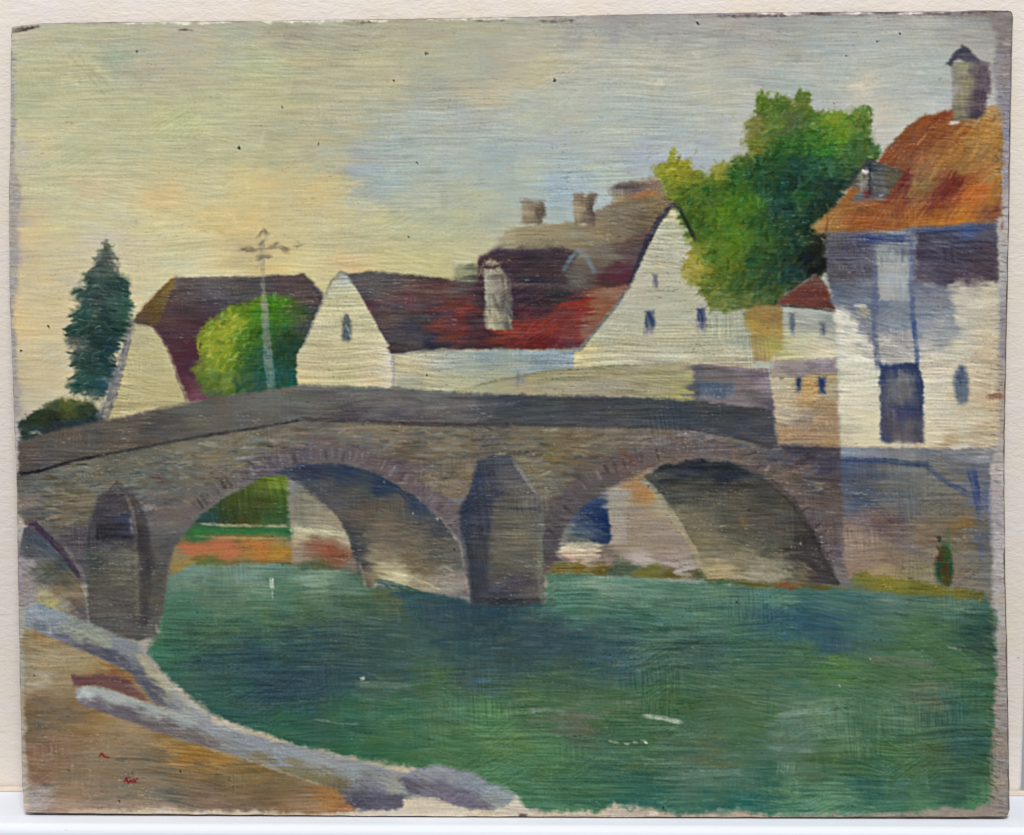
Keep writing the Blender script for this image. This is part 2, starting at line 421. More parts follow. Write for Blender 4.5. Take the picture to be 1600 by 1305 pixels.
# thin scored ridges in the wet paint
for (a_, b_, sg) in [((60, 215), (160, 183), 1), ((100, 205), (400, 210), 1), ((95, 70), (165, 150), -1), ((106, 66), (172, 146), -1), ((115, 76), (178, 142), -1), ((890, 115), (958, 82), 1),
                     ((800, 124), (905, 112), -1), ((910, 108), (1180, 96), -1), ((908, 215), (952, 196), 1), ((690, 128), (800, 122), -1), ((870, 166), (910, 140), 1), ((1415, 92), (1440, 115), 1), ((1210, 103), (1245, 85), 1), ((560, 390), (680, 400), 1), ((250, 350), (400, 345), 1)]:
    stroke([a_, b_], 2.2, (hexc('d0caae') if sg > 0 else hexc('8d8870')), a=.32, soft=1.6, relief=.45*sg, dry=.7)

# --- conifer at far left
CON = part('painted_conifer', None, 'dark blue-green conifer left of the houses')
con = [(165, 375), (172, 385), (178, 402), (180, 428), (194, 436), (198, 452), (206, 470), (203, 490), (206, 512), (196, 525), (186, 540), (178, 560), (180, 590), (168, 612), (152, 622), (130, 618), (112, 612), (114, 598), (124, 582), (112, 570), (112, 556), (120, 545), (108, 540), (104, 515), (118, 505), (111, 492), (126, 476), (118, 455), (132, 448), (132, 430), (146, 416), (156, 396)]
CONP = parse('''165,385#5f6a5c;165,405#55635a;168,425#475a50;150,425#4a5c54;140,445#3a5249;170,450#36504a;190,445#35524a;125,460#3d5a50;150,470#3c4c46;180,475#3b5a52;195,480#3c6258;130,490#34564c;160,490#2d453e;190,500#355a4e
115,495#3a5d52;115,515#2a4c46;140,515#244038;180,515#1f4038;200,510#2c4c44;150,535#1f3b34;120,535#56635c;115,545#5a625c;170,540#21404a;130,560#2c4a44;160,560#233f3a;145,575#28463e;170,575#2a4a48;130,590#2c544c;120,602#27514a;150,600#27504c;165,600#3a5560;140,615#3f5a54''')
region(CON, con, CONP, soft=9, rough=6, ang=0.1, warp=(8, 6), amp=7)
dabs(CON, con, CONP, 420, l=(5, 11), w=(1.6, 3.2), ang=(0.0, .35), a=(.55, .95), jl=9, jt=4, relief=.28, angf=lambda x, y: (-.45 if x < 155 else .35), curvk=.2)
for x, y, an in [(112, 514, -.4), (107, 512, -.5), (110, 603, -.3), (114, 590, -.5), (203, 478, .4), (205, 508, .3), (120, 456, -.3), (195, 440, .5), (116, 492, -.5), (113, 552, .1), (190, 532, .3)]:
    dab(x, y, 11, 3, an, hexc('2c4a43'), .85, .3, .1, CON)
for k in range(26):
    dab(RNG.uniform(118, 200), RNG.uniform(440, 610), 6, 1.2, RNG.uniform(-.9, .6), hexc('6d8a7c'), .6, .4)

# --- bush, bottom left
BUS = part('painted_bush', None, 'dark green bush at the left end of the bridge')
bus = [(30, 662), (46, 650), (62, 641), (76, 628), (100, 621), (126, 626), (142, 630), (158, 646), (165, 668), (110, 682), (30, 692)]
BUSP = parse('80,632#4e5a3c;105,630#56602f;125,632#59623a;60,650#2f3c26;85,650#272f20;110,645#49562c;130,640#2a3a2a;145,650#2b3d34;40,665#314338;60,672#2e4444;90,668#28363a;120,664#223640;150,662#3a4446;35,680#3a4640')
region(BUS, bus, BUSP, soft=6, rough=4, warp=(8, 6))
dabs(BUS, bus, BUSP, 110, l=(5, 10), w=(2, 4), ang=(-.4, .8), a=(.4, .8), jl=8, jt=5, relief=.25)
stroke([(46, 677), (58, 674), (66, 679)], 5, 'a5a184', .8, None)

# --- left house: hipped roof
HA = part('painted_house', None, 'left painted house with cream gable wall and maroon hipped roof')
HAR = part('roof', HA)
HAW = HA
region(HAW, [(206, 504), (240, 506), (254, 530), (266, 565), (278, 600), (296, 634), (160, 666), (178, 625), (194, 570)], '''
215,520#b0a98a;230,520#b9b08a;210,560#bcb287;240,560#bab086;200,600#bcb084;240,600#b9ae82;270,615#b5a87c;180,645#b3a67e;220,640#b8ab80''', lift=10, ang=.02, warp=(5, 5), amp=5, relief=.2)
roofA = [(268, 436), (276, 434), (330, 433), (400, 432), (455, 429), (474, 428), (483, 433), (506, 462), (504, 480), (492, 530), (468, 606), (420, 612), (318, 630), (296, 628), (286, 606), (274, 574), (262, 545), (250, 522), (238, 508), (248, 475), (258, 455)]
region(HAR, roofA, '''
280,440#6a625c;330,440#655e60;400,440#57524f;460,436#51484a;478,440#574a48;495,465#564b4a;300,455#524a4b;350,455#5d565a;390,455#4f4c4c;440,450#584a4c;470,460#5c4e4e
275,480#513f42;300,490#4d3f43;330,480#4f4547;260,510#553f40;290,510#553a42;320,500#4c3a40;265,540#553b42;300,545#502f3a;280,570#543541;300,580#4d2f38;290,600#5d3a44;305,620#724a52;315,610#6d4550;480,500#4a4644;485,530#444640''', ang=-.02, warp=(18, 6), amp=8, lv=2.4, relief=.24, soft=4)
region(HAR, [(266, 436), (276, 437), (262, 470), (250, 500), (242, 510), (206, 504), (212, 492), (240, 462)], '''
262,445#83683a;250,460#735c34;235,480#6a5430;220,495#6b5032;240,500#614c2e;212,500#5f4b40;255,480#685838''', ang=-.8, soft=3, amp=6)
stroke([(208, 503), (225, 504), (238, 508)], 5, '4a443c', .8, HAR)
stroke([(238, 508), (256, 530), (270, 562), (284, 602), (296, 628)], 5, '5b3b40', .7, HAR, w2=9)
stroke([(270, 433), (240, 460), (208, 496)], 2.2, 'c9c0a0', .5, None)
stroke([(276, 432), (340, 430), (398, 428)], 3, 'd6cfba', .55, None)
stroke([(208, 500), (196, 545), (180, 605), (160, 662)], 10, '5f5e66', .92, HAR, w2=15, rough=1.6, dry=.5)
stroke([(205, 516), (192, 560), (176, 620)], 4, '8f8d8e', .6, None, dry=.7)
stroke([(180, 575), (172, 612), (150, 655)], 8, '7d8086', .6, None, dry=.8)

# --- bright bush in front of the left house
GB = part('painted_bush', None, 'bright yellow-green bush in front of the left house')
gb = [(398, 468), (420, 462), (445, 463), (466, 472), (486, 490), (496, 505), (482, 540), (466, 606), (400, 614), (330, 624), (316, 612), (300, 578), (316, 556), (306, 532), (324, 508), (338, 498), (358, 478)]
GBP = parse('''345,505#66762a;370,485#5f7224;395,475#4f6b1c;330,525#6d7a22;350,520#8a9234;375,500#7d8c2e;380,525#4f7220;400,500#466a1c;330,545#76822a;355,545#6c8028;385,545#3a5e20;315,575#5d6a2e;340,570#68802a;365,565#55722a;390,570#2f4f2a
330,600#4f6428;350,600#5f7430;380,600#34502e;330,618#47563a;395,520#35551e;405,490#3a6a18;430,475#426f1c;440,500#3c5f20;460,485#3c5028;420,510#305a2c;450,530#2c4426;480,510#3f463a;440,550#28452c;470,550#2d4430;410,555#29503c;440,590#24483a;460,600#21503c;405,600#2a4c3a;420,580#23503c''')
region(GB, gb, GBP, soft=7, rough=5, ang=-.5, warp=(9, 6), amp=8)
dabs(GB, [q for q in gb], GBP, 520, l=(5, 12), w=(2, 4.2), ang=(-.8, .6), a=(.4, .85), jl=9, jt=7, relief=.28, curvk=.2)
for k in range(46):
    dab(RNG.uniform(318, 384), RNG.uniform(490, 580), RNG.uniform(4, 8), 2.2, -.8+RNG.randn()*.5, hexc('98a244'), .4, .4)
dabs(GB, [(425, 500), (490, 500), (466, 604), (425, 606)], GBP, 110, l=(6, 14), w=(1.5, 3), ang=(1.5, .15), a=(.3, .6), jl=6, jt=4)

# --- pole
PO = part('painted_pole', None, 'grey utility pole with cross arms beside the bright bush')
stroke([(409, 378), (411, 440), (413, 480)], 7, '8f8a74', .8, PO, dry=.4, col2='8c8a7e', rough=1.2)
stroke([(412, 470), (416, 530), (424, 606)], 11, '878a80', .85, PO, w2=14, col2='6f8880', dry=.45, rough=1.4)
stroke([(374, 390), (392, 391), (412, 389), (432, 386), (452, 391)], 5, '8a7d66', .75, PO, dry=.4, rough=1.5)
stroke([(402, 372), (411, 362), (418, 372)], 4, '9a8d72', .55, PO, dry=.45, rough=1.4)
stroke([(400, 402), (412, 399), (426, 401)], 4, '8a7d66', .7, PO, dry=.45, rough=1.2)
for p_, w_ in [([(376, 390), (388, 386), (402, 392)], 4), ([(384, 394), (395, 388)], 3), ([(402, 372), (412, 358), (418, 366)], 4), ([(404, 384), (415, 376)], 4), ([(426, 384), (436, 379)], 4), ([(438, 384), (452, 392)], 4), ([(443, 391), (450, 395)], 5), ([(398, 400), (424, 402)], 4), ([(400, 408), (420, 396)], 3), ([(460, 386), (476, 382)], 2.5)]:
    stroke(p_, w_, '7a6c56', .8, PO, dry=.45, rough=1.4)
stroke([(403, 400), (400, 430)], 3, 'a09478', .5, None, dry=.6)

# --- long roof behind, with chimneys
HC = part('painted_house', None, 'long painted house at the back with brown roof and row of chimneys')
region(HC, [(742, 440), (746, 408), (774, 390), (780, 372), (796, 356), (830, 350), (900, 349), (950, 320), (985, 300), (1030, 285), (1060, 322), (1040, 350), (1012, 400), (985, 450), (900, 470), (742, 456)], '''
790,370#a69d7e;800,362#a59e7e;830,358#948b6c;880,362#8f8567;930,342#8a775c;960,330#826e56;1000,312#8b7350;1030,308#8c7550;1045,325#6f6252;850,372#8d8366;900,372#887a62;800,380#857b66;950,355#7e6e58
780,400#4c393e;820,396#4b3b40;870,398#4d4143;800,425#493a3f;760,405#543f42;765,430#4a3a3c;850,420#47393d;900,390#7d725f;930,390#756b5c;950,400#70675a;980,360#6d5b50;990,395#5d4b4a;965,430#5c323a;945,438#4c3636;905,430#5f5852;1010,350#75614f;1000,370#5d4a48;830,440#4a3c40;760,445#4c3d3e
''', ang=-.05, warp=(16, 6), amp=8, soft=6, rough=3, relief=.22)
region(None, [(778, 386), (790, 362), (802, 354), (850, 350), (905, 349), (955, 324), (1000, 304), (1032, 306), (1046, 322), (1020, 352), (985, 372), (930, 386), (860, 382)], '790,372#9a9074;830,360#8e846a;880,366#8c8268;930,346#877860;985,330#7e6f58;1030,318#7c6848;900,378#82785f;1000,350#6e604c;850,380#877d66', soft=4, rough=2.5, amp=9, warp=(14, 4), alpha=.9, ang=-.12)
region(None, [(750, 404), (776, 390), (880, 388), (905, 396), (882, 428), (890, 446), (780, 446), (748, 440)], '790,405#46343a;830,410#433439;870,400#46393c;760,420#4a393c;860,435#403238', soft=5, rough=2.5, amp=9, warp=(14, 4), alpha=.85)
stroke([(880, 424), (892, 404), (904, 391), (916, 402), (930, 428)], 7, '717f86', .75, part('dormer', HC), dry=.4)
stroke([(930, 432), (985, 436)], 8, '5e2f38', .8, None)
WIN = part('window', HC)
stroke([(808, 438), (850, 437)], 9, '2e2e3a', .85, WIN)
stroke([(800, 444), (860, 445)], 3, '8d7f72', .5, None, dry=.7)
stroke([(866, 452), (886, 456)], 10, '2c2a34', .8, None)
stroke([(778, 383), (890, 375), (960, 380)], 5, '7d745f', .5, None, dry=.6)
def chim(x0, x1, y0, y1, light, dark, top, house):
    k = part('chimney', house)
    m = x0+(x1-x0)*.55
    region(k, [(x0, y0), (x1, y0+2), (x1-2, y1), (x0+3, y1)], [(x0, (y0+y1)/2, hexc(light)), (m-3, (y0+y1)/2, hexc(light)), (m+5, (y0+y1)/2, hexc(dark)), (x1, (y0+y1)/2, hexc(dark))], soft=5, rough=3, ang=1.5, warp=(4, 3), e2=10, amp=8, relief=.25)
    stroke([(x0+1, y0+2), (x1-1, y0+3)], 6, top, .5, k, dry=.6)
chim(813, 851, 312, 352, '96886f', '63574c', '857a66', HC)
chim(894, 929, 303, 351, '94866c', '5a4c48', '8a7c66', HC)
stroke([(806, 352), (838, 351)], 3, 'd5cdb8', .6, None); stroke([(905, 352), (916, 351)], 3, 'd9cfc0', .7, None)
CH3 = part('chimney', HC)
region(CH3, [(952, 294), (965, 286), (1000, 283), (1030, 275), (1040, 300), (1020, 308), (985, 310), (956, 316)], '960,300#8d8174;975,296#70645e;986,292#564a4a;1000,296#86725f;1015,290#857260;1000,306#94683f;1015,304#955a35;965,312#8a7a5c;1030,296#7d6e5e', soft=6, rough=3, amp=9)
stroke([(1002, 302), (1016, 300), (1030, 306)], 5, 'a35f2c', .7, None, dry=.5)
SM = part('chimney', HC)
region(SM, [(708, 413), (738, 412), (746, 420), (745, 446), (730, 446), (710, 440)], '712,418#a9a888;722,425#87896a;715,435#8a8a6c;735,425#5f6352;742,435#4c4a48;738,440#55504c', soft=4, amp=7)
stroke([(710, 411), (738, 410)], 4, 'ccc9b2', .6, None, dry=.5)

# --- middle house: small gable and maroon roof
HB = part('painted_house', None, 'middle painted house with cream gable, arched window and long red-brown roof')
HBR = part('roof', HB)
region(HBR, [(540, 428), (575, 424), (640, 430), (700, 436), (745, 442), (800, 450), (880, 456), (905, 452), (986, 446), (960, 482), (906, 546), (850, 547), (780, 546), (690, 547), (610, 555), (602, 536), (575, 484)], '''
580,450#5e5252;570,435#625a58;640,440#5d5150;640,465#6e4648;660,455#66453f;720,450#5a4c4e;600,500#594d4d;640,490#554a4c;590,490#663e44;620,530#514648;680,500#4d3e42;700,480#6e3c3a;727,482#84352e;700,510#713833;720,515#793633;690,518#6a3734;740,500#4c383c;760,480#4c3c3e;670,535#3f3942;650,520#4d434a;640,545#5a4c4e;740,545#43353f;750,535#5c3436;790,515#953c2a;830,510#852f29;880,500#7d3a35;860,535#722c2c;820,535#6f2b2c;810,470#402f38;850,470#42333a;830,485#53303a;910,490#86362b;905,480#8d3028;930,470#906046;940,490#86573f;955,460#93644c;905,520#7f3a35;875,460#34303a;900,540#6a3a3e;930,512#8a5a48;800,495#4f303a;770,525#4f3036
''', ang=-.03, warp=(20, 6), amp=10, lu=40, lv=2.4, relief=.28, soft=4, e2=60)
dabs(HBR, [(790, 515), (900, 470), (910, 500), (890, 538), (800, 540)], parse('800,515#9a3a2a;850,510#8a2f28;890,500#85352c;850,535#74292a'), 60, l=(8, 18), w=(2, 4), ang=(-.5, .4), a=(.3, .7), jl=8, jt=5)
stroke([(905, 478), (903, 520)], 4, '96302a', .6, None, dry=.5)
stroke([(614, 553), (700, 548), (790, 545)], 5, '35323f', .6, None, dry=.6)
stroke([(548, 428), (600, 426), (640, 432), (800, 450)], 3, '4a4644', .6, None, dry=.6)
region(HB, [(530, 428), (540, 428), (548, 436), (575, 488), (606, 540), (604, 546), (616, 556), (618, 608), (466, 606), (463, 555), (474, 540), (482, 522), (500, 480), (518, 448)], '''
533,436#a8aba0;530,455#bcb78f;545,470#c0b88c;520,480#c0b78a;500,505#bdb38a;560,500#bdb58a;530,530#bfb68a;490,540#bbb085;575,530#bbb28a;480,570#c2b485;470,560#b3ad8c;540,560#bcb285;590,560#bfb38a;480,595#c4b483;530,590#c3b885;580,590#c6b68c;608,590#c8bca0;606,560#cfc8b8''', lift=9, warp=(10, 6), amp=6, relief=.26, soft=2.6, lu=70)
region(HB, [(616, 556), (690, 549), (780, 547), (906, 547), (905, 582), (810, 588), (790, 612), (620, 610)], '''
630,570#bfb38a;660,580#bcb08c;700,560#a4a898;680,565#b3ae96;760,560#929d97;850,560#8d999c;890,560#8d9aa0;880,576#949e9a;700,590#b3af8a;640,602#a9a589;720,602#b5af89;780,595#a5a581;740,575#a1a691''', lift=7, warp=(16, 5), amp=6, relief=.22)
stroke([(607, 556), (618, 553), (690, 548), (780, 547)], 3, 'c9c3b0', .6, None, dry=.5)
stroke([(614, 556), (615, 608)], 5, '928783', .8, part('drainpipe', HB))
stroke([(508, 464), (518, 440), (532, 425), (544, 430), (552, 442)], 5, '5c676c', .85, HBR, dry=.4)
stroke([(474, 540), (490, 505), (508, 464)], 2.5, '8f9490', .6, None, dry=.5)
stroke([(552, 446), (604, 538)], 3, 'd8d0b0', .6, None, dry=.4)
HBW = part('window', HB)
region(HBW, crv([(536, 500), (541, 491), (547, 497), (549, 515), (548, 532), (536, 532), (535, 515)]), '538,510#52594f;541,505#676d6a;545,515#8a8b7c;541,525#4c565c;546,528#666d6a', soft=3, rough=1, e2=8, ang=1.5, amp=7)
stroke([(534, 496), (534, 533)], 2, '767466', .6, None); stroke([(550, 500), (550, 532)], 2, '807d70', .6, None)
for x in (470, 535, 545, 620): stroke([(x-12, 606), (x+10, 604)], 5, '6a6e68', .6, None, dry=.5)
# front chimney on the maroon roof
CD = part('chimney', HB)
region(CD, [(757, 420), (784, 420), (800, 440), (800, 514), (788, 516), (760, 514), (757, 470)], '760,440#a29a80;770,460#a09a82;765,500#a8a184;775,500#9d967a;780,440#877c6c;784,470#6c665c;792,470#5b5350;795,500#5c5250;785,510#8d8770;795,445#5f5552;776,420#857b68', ang=1.45, soft=3.5, rough=2, e2=25, amp=8, relief=.28)
for k in range(22):
    dab(RNG.uniform(750, 784), RNG.uniform(408, 432), RNG.uniform(5, 10), 2.2, RNG.uniform(-1.3, .6), hexc('a59880')+RNG.randn()*12, .5, .35, .2, CD)
stroke([(766, 434), (800, 432)], 8, '5c4a48', .5, None)

# --- big white gable house
HE = part('painted_house', None, 'large white gable house with blue windows left of the big tree')
region(HE, [(1044, 334), (1050, 327), (1058, 331), (1085, 378), (1130, 432), (1160, 476), (1172, 510), (1178, 580), (1085, 578), (1000, 578), (898, 592), (897, 553), (908, 546), (936, 510), (986, 446), (1020, 372), (1034, 345)], '''
1052,336#cfc79c;1044,356#b0ae9f;1060,360#a9aa92;1030,375#b5b2a4;1010,400#b7b2a3;1035,400#b0afa0;1060,400#b9b8a5;1000,430#b9b3a5;1025,430#bab59a;1030,460#b3b09f;960,500#b7b3a0;985,470#b9b4a5;1020,490#b0af9f;1000,510#b3b19f;1060,440#b9b8a3;1070,490#b0b0a1;1080,410#b0b09c;950,540#b4b199;950,562#bbb597;920,562#c5b893;906,551#d6c996;900,575#c4b993;1000,550#b3b09d;1000,572#b9b4a2;1060,530#bab398;1060,560#b8b5a2;1100,550#b8b59f;1150,550#bab7a3;1130,500#a5aa98;1165,530#a9ae9f;1120,530#b5b29a;1140,575#b9a998''', lift=8, warp=(12, 6), amp=6, lu=60, relief=.3, soft=2.8, rough=1.4)
HER = part('roof_edge', HE)
stroke([(1054, 318), (1044, 326), (1030, 344), (1015, 370), (1001, 400), (984, 444)], 8, '333b4a', .95, HER, dry=.4, rough=1.4)
stroke([(1038, 334), (1018, 364)], 6, '5b5a66', .6, None)
stroke([(986, 446), (950, 494), (906, 548)], 5, '62666e', .85, HER, dry=.4)
stroke([(1036, 346), (1016, 384), (986, 446)], 2.5, 'd6cfba', .6, None, dry=.4)
def dwin(part_, x0, y0, x1, y1, c1, c2):
    region(part_, [(x0, y0), (x1, y0), (x1-1, y1), (x0+1, y1)], [(x0, y0, hexc(c1)), ((x0+x1)/2, (y0+y1)/2, hexc(c1)), (x1, y1, hexc(c2)), (x0, y1, hexc(c2))], soft=4, rough=1.8, ang=1.45, e2=12, amp=8, warp=(4, 2), under=.35)
dwin(part('window', HE), 1007, 485, 1022, 522, '43526a', '82818c')
dwin(part('window', HE), 1089, 481, 1103, 515, '3f4a6c', '85828e')
dwin(part('window', HE), 1019, 428, 1028, 450, '7c7a82', '8f8b96')

# --- big tree
TR = part('painted_tree', None, 'large green tree between the white gable and the orange roof')
tr = [(1022, 264), (1034, 258), (1046, 250), (1052, 236), (1056, 252), (1078, 252), (1082, 268), (1108, 276), (1122, 258), (1126, 268), (1148, 250), (1178, 242), (1162, 226), (1164, 196), (1182, 178), (1184, 150), (1196, 146), (1208, 152), (1224, 150), (1240, 160), (1248, 144), (1262, 146), (1266, 168), (1276, 176), (1292, 178), (1310, 176), (1326, 182), (1342, 168), (1360, 172), (1358, 200), (1356, 214), (1372, 236), (1362, 258), (1330, 292), (1298, 330), (1272, 354), (1292, 370), (1292, 426), (1268, 436), (1236, 452), (1212, 476), (1160, 486), (1112, 482), (1104, 464), (1078, 444), (1066, 422), (1080, 396), (1072, 364), (1060, 330), (1034, 290)]
TRP = parse('''1040,265#8a8d30;1050,250#929438;1065,262#96962f;1045,290#74802c;1060,280#848a26;1075,265#7f8432;1122,265#8a8d38;1095,285#667a2c;1190,160#53702a;1182,195#80804e;1170,210#7a7d50;1175,228#727c34;1205,200#5e7634;1205,170#4a6a28;1250,160#647838;1250,150#5a6f2e;1270,190#4f702e;1240,190#4f6340;1310,190#668428;1300,180#6c8a2c;1350,180#5f7c38;1345,195#5a7636;1310,215#5a8224;1340,230#426632;1330,245#4c6e38;1230,230#305f26;1290,230#3c7026;1265,215#37682a;1210,250#285428;1150,275#306028;1100,300#3c6526;1080,300#56722a;1070,320#4e6a28;1110,310#48662a;1130,335#54781a;1150,320#447020;1170,320#427022;1200,290#284e32;1180,270#2a5430;1240,285#1d4438;1245,260#1f4a40;1270,260#285640;1250,305#275630;1300,270#325c40;1290,292#1f4138;1220,330#284c3e;1260,340#1f4432;1250,380#24462f;1285,380#262f1e;1150,370#507822;1140,390#5c7a22;1110,360#4a6c20;1090,350#42601f;1180,350#375f2c;1180,400#32562c;1200,430#2e4e32;1130,430#566e28;1090,420#92903f;1078,420#a09a5c;1085,395#868c3a;1110,400#527022;1110,450#5d7034;1160,450#415f2e;1210,460#405a34;1225,440#345235;1240,430#24443c;1270,405#18281f;1282,420#1c2a20;1130,475#72804a;1160,475#60703e;1190,475#5a6a40;1340,270#35503a;1360,235#4a6a40;1310,300#24402f;1280,330#1f3a28''')
region(TR, tr, TRP, soft=8, rough=6, ang=-.6, warp=(12, 9), amp=8)
dabs(TR, tr, TRP, 1800, l=(5, 13), w=(2, 4.5), ang=(-.7, .7), a=(.5, .95), jl=12, jt=8, relief=.3, curvk=.3)
for x, y, an, c in [(1049, 242, -1.2, '9a9c38'), (1034, 262, -.8, '8f9234'), (1122, 263, -1.0, '959838'), (1128, 258, -1.1, '8a8f3a'), (1249, 148, -1.3, '5f7430'), (1258, 147, .3, '55702a'), (1190, 150, -1.4, '5a7a2c'), (1212, 153, -1.1, '56722e'), (1352, 176, -.9, '5c7c34'), (1344, 170, -.5, '64843a'), (1318, 184, -.8, '6a8a30'), (1368, 234, -.9, '54703c'), (1280, 178, -.6, '4f7034')]:
    dab(x, y, 12, 3.6, an, hexc(c), .85, .4, .1, TR)
for k in range(90):
    x, y = [(1040, 300), (1060, 275), (1200, 180), (1305, 205), (1140, 380), (1250, 230)][k % 6]
    dab(x+RNG.randn()*26, y+RNG.randn()*22, 6, 2, -.7+RNG.randn()*.6, hexc('7f9048')+RNG.randn()*14, .3, .35)
for k in range(70):   # feathered outline over the sky
    i = RNG.randint(0, 38); px, py = tr[i]
    dab(px+RNG.randn()*5, py+RNG.randn()*5, 7, 2, RNG.uniform(-1.6, 1.2), hexc('7d8a5a')+RNG.randn()*12, .4, .3)
stroke([(1054, 318), (1062, 328), (1074, 350), (1086, 376)], 6, '26332a', .95, part('branch', TR), dry=.3)
stroke([(1150, 474), (1166, 496), (1176, 520)], 4, '6b7a64', .7, None, dry=.5)

# --- ochre wall and little houses in the middle right
HO = part('painted_house', None, 'narrow ochre wall behind the little red-roofed house')
region(HO, [(1160, 486), (1180, 480), (1228, 476), (1228, 566), (1178, 568), (1172, 530)], '1175,490#8f7840;1195,490#97743a;1215,495#8f7446;1190,520#a08842;1215,520#a38a4e;1190,550#9c8e52;1215,545#a09a54;1180,540#9a8d60;1180,560#9b8468', soft=5, rough=3, amp=8, ang=.3)
HF = part('painted_house', None, 'little white house with dark red roof under the tree')
region(HF, [(1222, 476), (1262, 478), (1312, 488), (1312, 565), (1200, 566), (1206, 556), (1224, 542)], '''
1228,485#a9aca4;1245,500#999e98;1265,495#a3a69e;1290,505#93968f;1305,500#a5a498;1260,530#bfbba0;1240,545#c2bd98;1290,550#cfc4a8;1225,548#aeab78;1210,556#a8a276;1300,530#b0ad9c''', lift=3, soft=3.5, warp=(8, 5), amp=7, relief=.3)
region(part('roof', HF), [(1274, 430), (1292, 446), (1300, 470), (1314, 486), (1262, 480), (1212, 476), (1236, 452)], '1275,440#6d4e44;1270,455#6e3f36;1250,462#71423a;1235,472#6b3f38;1280,470#7a4638;1300,480#5f3d34;1262,476#6a4236', soft=4, amp=8)
stroke([(1274, 428), (1250, 446), (1228, 462)], 4, '77827c', .7, None, dry=.5)
stroke([(1214, 476), (1262, 480), (1312, 488)], 3.5, '3a3234', .8, None)
dwin(part('window', HF), 1234, 488, 1242, 522, '6f7579', '8f9490')
dwin(part('window', HF), 1281, 504, 1291, 526, '626a78', '888c92')
HG = part('painted_house', None, 'small tan house with two blue windows beside the bridge end')
region(HG, [(1203, 590), (1308, 578), (1314, 702), (1216, 702), (1206, 650)], '''
1215,605#b5a98b;1225,620#b7ab8f;1265,605#b4935f;1262,625#b39262;1240,630#b3a081;1290,625#a08a6a;1235,655#ab9c84;1260,660#938070;1290,650#a08868;1260,682#967c62;1230,682#a38260;1300,692#987e60;1216,640#a89c86;1216,690#8f7a60;1250,698#80705c;1300,610#a39a80''', soft=3.5, warp=(10, 6), amp=8, ang=-.3)
region(part('roof', HG), [(1204, 566), (1312, 558), (1314, 582), (1204, 592)], '1215,572#a29a94;1250,568#9a8f90;1290,565#a89a98;1230,582#7c7370;1270,578#7e7474;1300,575#85797c;1215,588#9a8c7c', soft=3.5, warp=(14, 3), amp=9)
stroke([(1206, 562), (1250, 556), (1306, 548)], 5, 'd9cdb0', .75, None, dry=.45, relief=.4)
dwin(part('window', HG), 1242, 588, 1254, 613, '31425f', '4a5870')
dwin(part('window', HG), 1278, 590, 1291, 615, '2d4068', '3f5070')
dab(1221, 591, 4, 1.6, 0, hexc('5a4a44'), .8); dab(1268, 655, 7, 4, 1.5, hexc('7d7478'), .5); dab(1292, 660, 9, 2, 1.5, hexc('c0ab88'), .5)

# --- big house at the right
HH = part('painted_house', None, 'tall white house at right with orange roof and bluish shadowed top storey')
HHP = parse('''
1300,380#5f5a60;1320,400#5a5562;1345,380#56546a;1320,430#5f5962;1350,420#5e5a68;1300,430#5a5458;1330,455#6a6f7c;1350,455#6e7686;1450,400#5d515c;1490,400#5b4f58;1530,400#584c56;1540,430#5f5058;1500,430#64555c;1470,372#525268;1520,362#465279;1550,365#5f5a66;1450,425#6a5d68;1555,390#5b4c56
1400,400#a0a3a2;1395,430#a3a5a3;1415,420#9a9da0;1400,450#979a9e;1410,385#85888c;1430,440#7a7c8a;1450,450#8f8f96;1340,480#777d8c;1370,470#737a8e;1400,475#80858f;1450,470#858893;1470,485#92939a;1350,487#bdb394;1352,478#cdc6ae;1420,500#7f8692;1400,505#8f939c;1480,510#969a9c;1460,500#9aa0a0;1380,510#80889a;1390,535#b0aaa2;1400,550#aaa59e;1420,530#a4a19e;1440,520#a3a19f;1450,545#b1aca4;1470,530#a8a8a0;1370,540#9a9898
1320,490#d6cfba;1325,530#d9d1b9;1345,560#d8d0b6;1340,600#d9d1b4;1330,640#d7cdb0;1350,660#d5cba8;1350,690#d6caa6;1320,685#c4b89a;1360,520#a9a8a0;1460,560#cfc4ac;1455,600#d2c8ae;1470,640#d4c9ae;1460,680#d3c5a4;1530,470#cdc2a6;1500,460#c9bfa8;1545,450#cbbf9f;1500,500#cac1a8;1540,520#c8b898;1540,560#c9b492;1500,545#cdc2a8;1480,575#d0c3a6;1520,600#cbb896;1520,640#cbbb98;1540,620#c8ac84;1540,670#c6b08c;1500,670#cdbfa0;1480,690#c0a67e;1540,690#c4b192''')
region(HH, [(1290, 362), (1430, 350), (1556, 345), (1560, 440), (1560, 700), (1312, 700), (1308, 560), (1306, 486), (1292, 440)], HHP, soft=5, rough=2.4, ang=.12, warp=(12, 7), amp=7, lu=45, relief=.34, e2=50)
dabs(HH, [(1340, 440), (1440, 440), (1500, 480), (1500, 530), (1440, 560), (1380, 560), (1340, 500)], HHP, 150, l=(7, 15), w=(2, 4), ang=(.2, .3), a=(.3, .7), jl=9, jt=3, relief=.3)
dabs(HH, [(1470, 440), (1550, 430), (1552, 680), (1450, 690), (1450, 560)], HHP, 150, l=(8, 18), w=(2, 4), ang=(.12, .15), a=(.3, .6), jl=6, jt=3, relief=.35)
dabs(HH, [(1300, 375), (1360, 370), (1360, 460), (1300, 440)], HHP, 90, l=(6, 14), w=(2, 4), ang=(1.2, .5), a=(.3, .6), jl=7, jt=4)
dabs(HH, [(1435, 360), (1556, 360), (1556, 432), (1435, 436)], HHP, 140, l=(6, 14), w=(2, 4), ang=(.4, .6), a=(.3, .6), jl=7, jt=4)
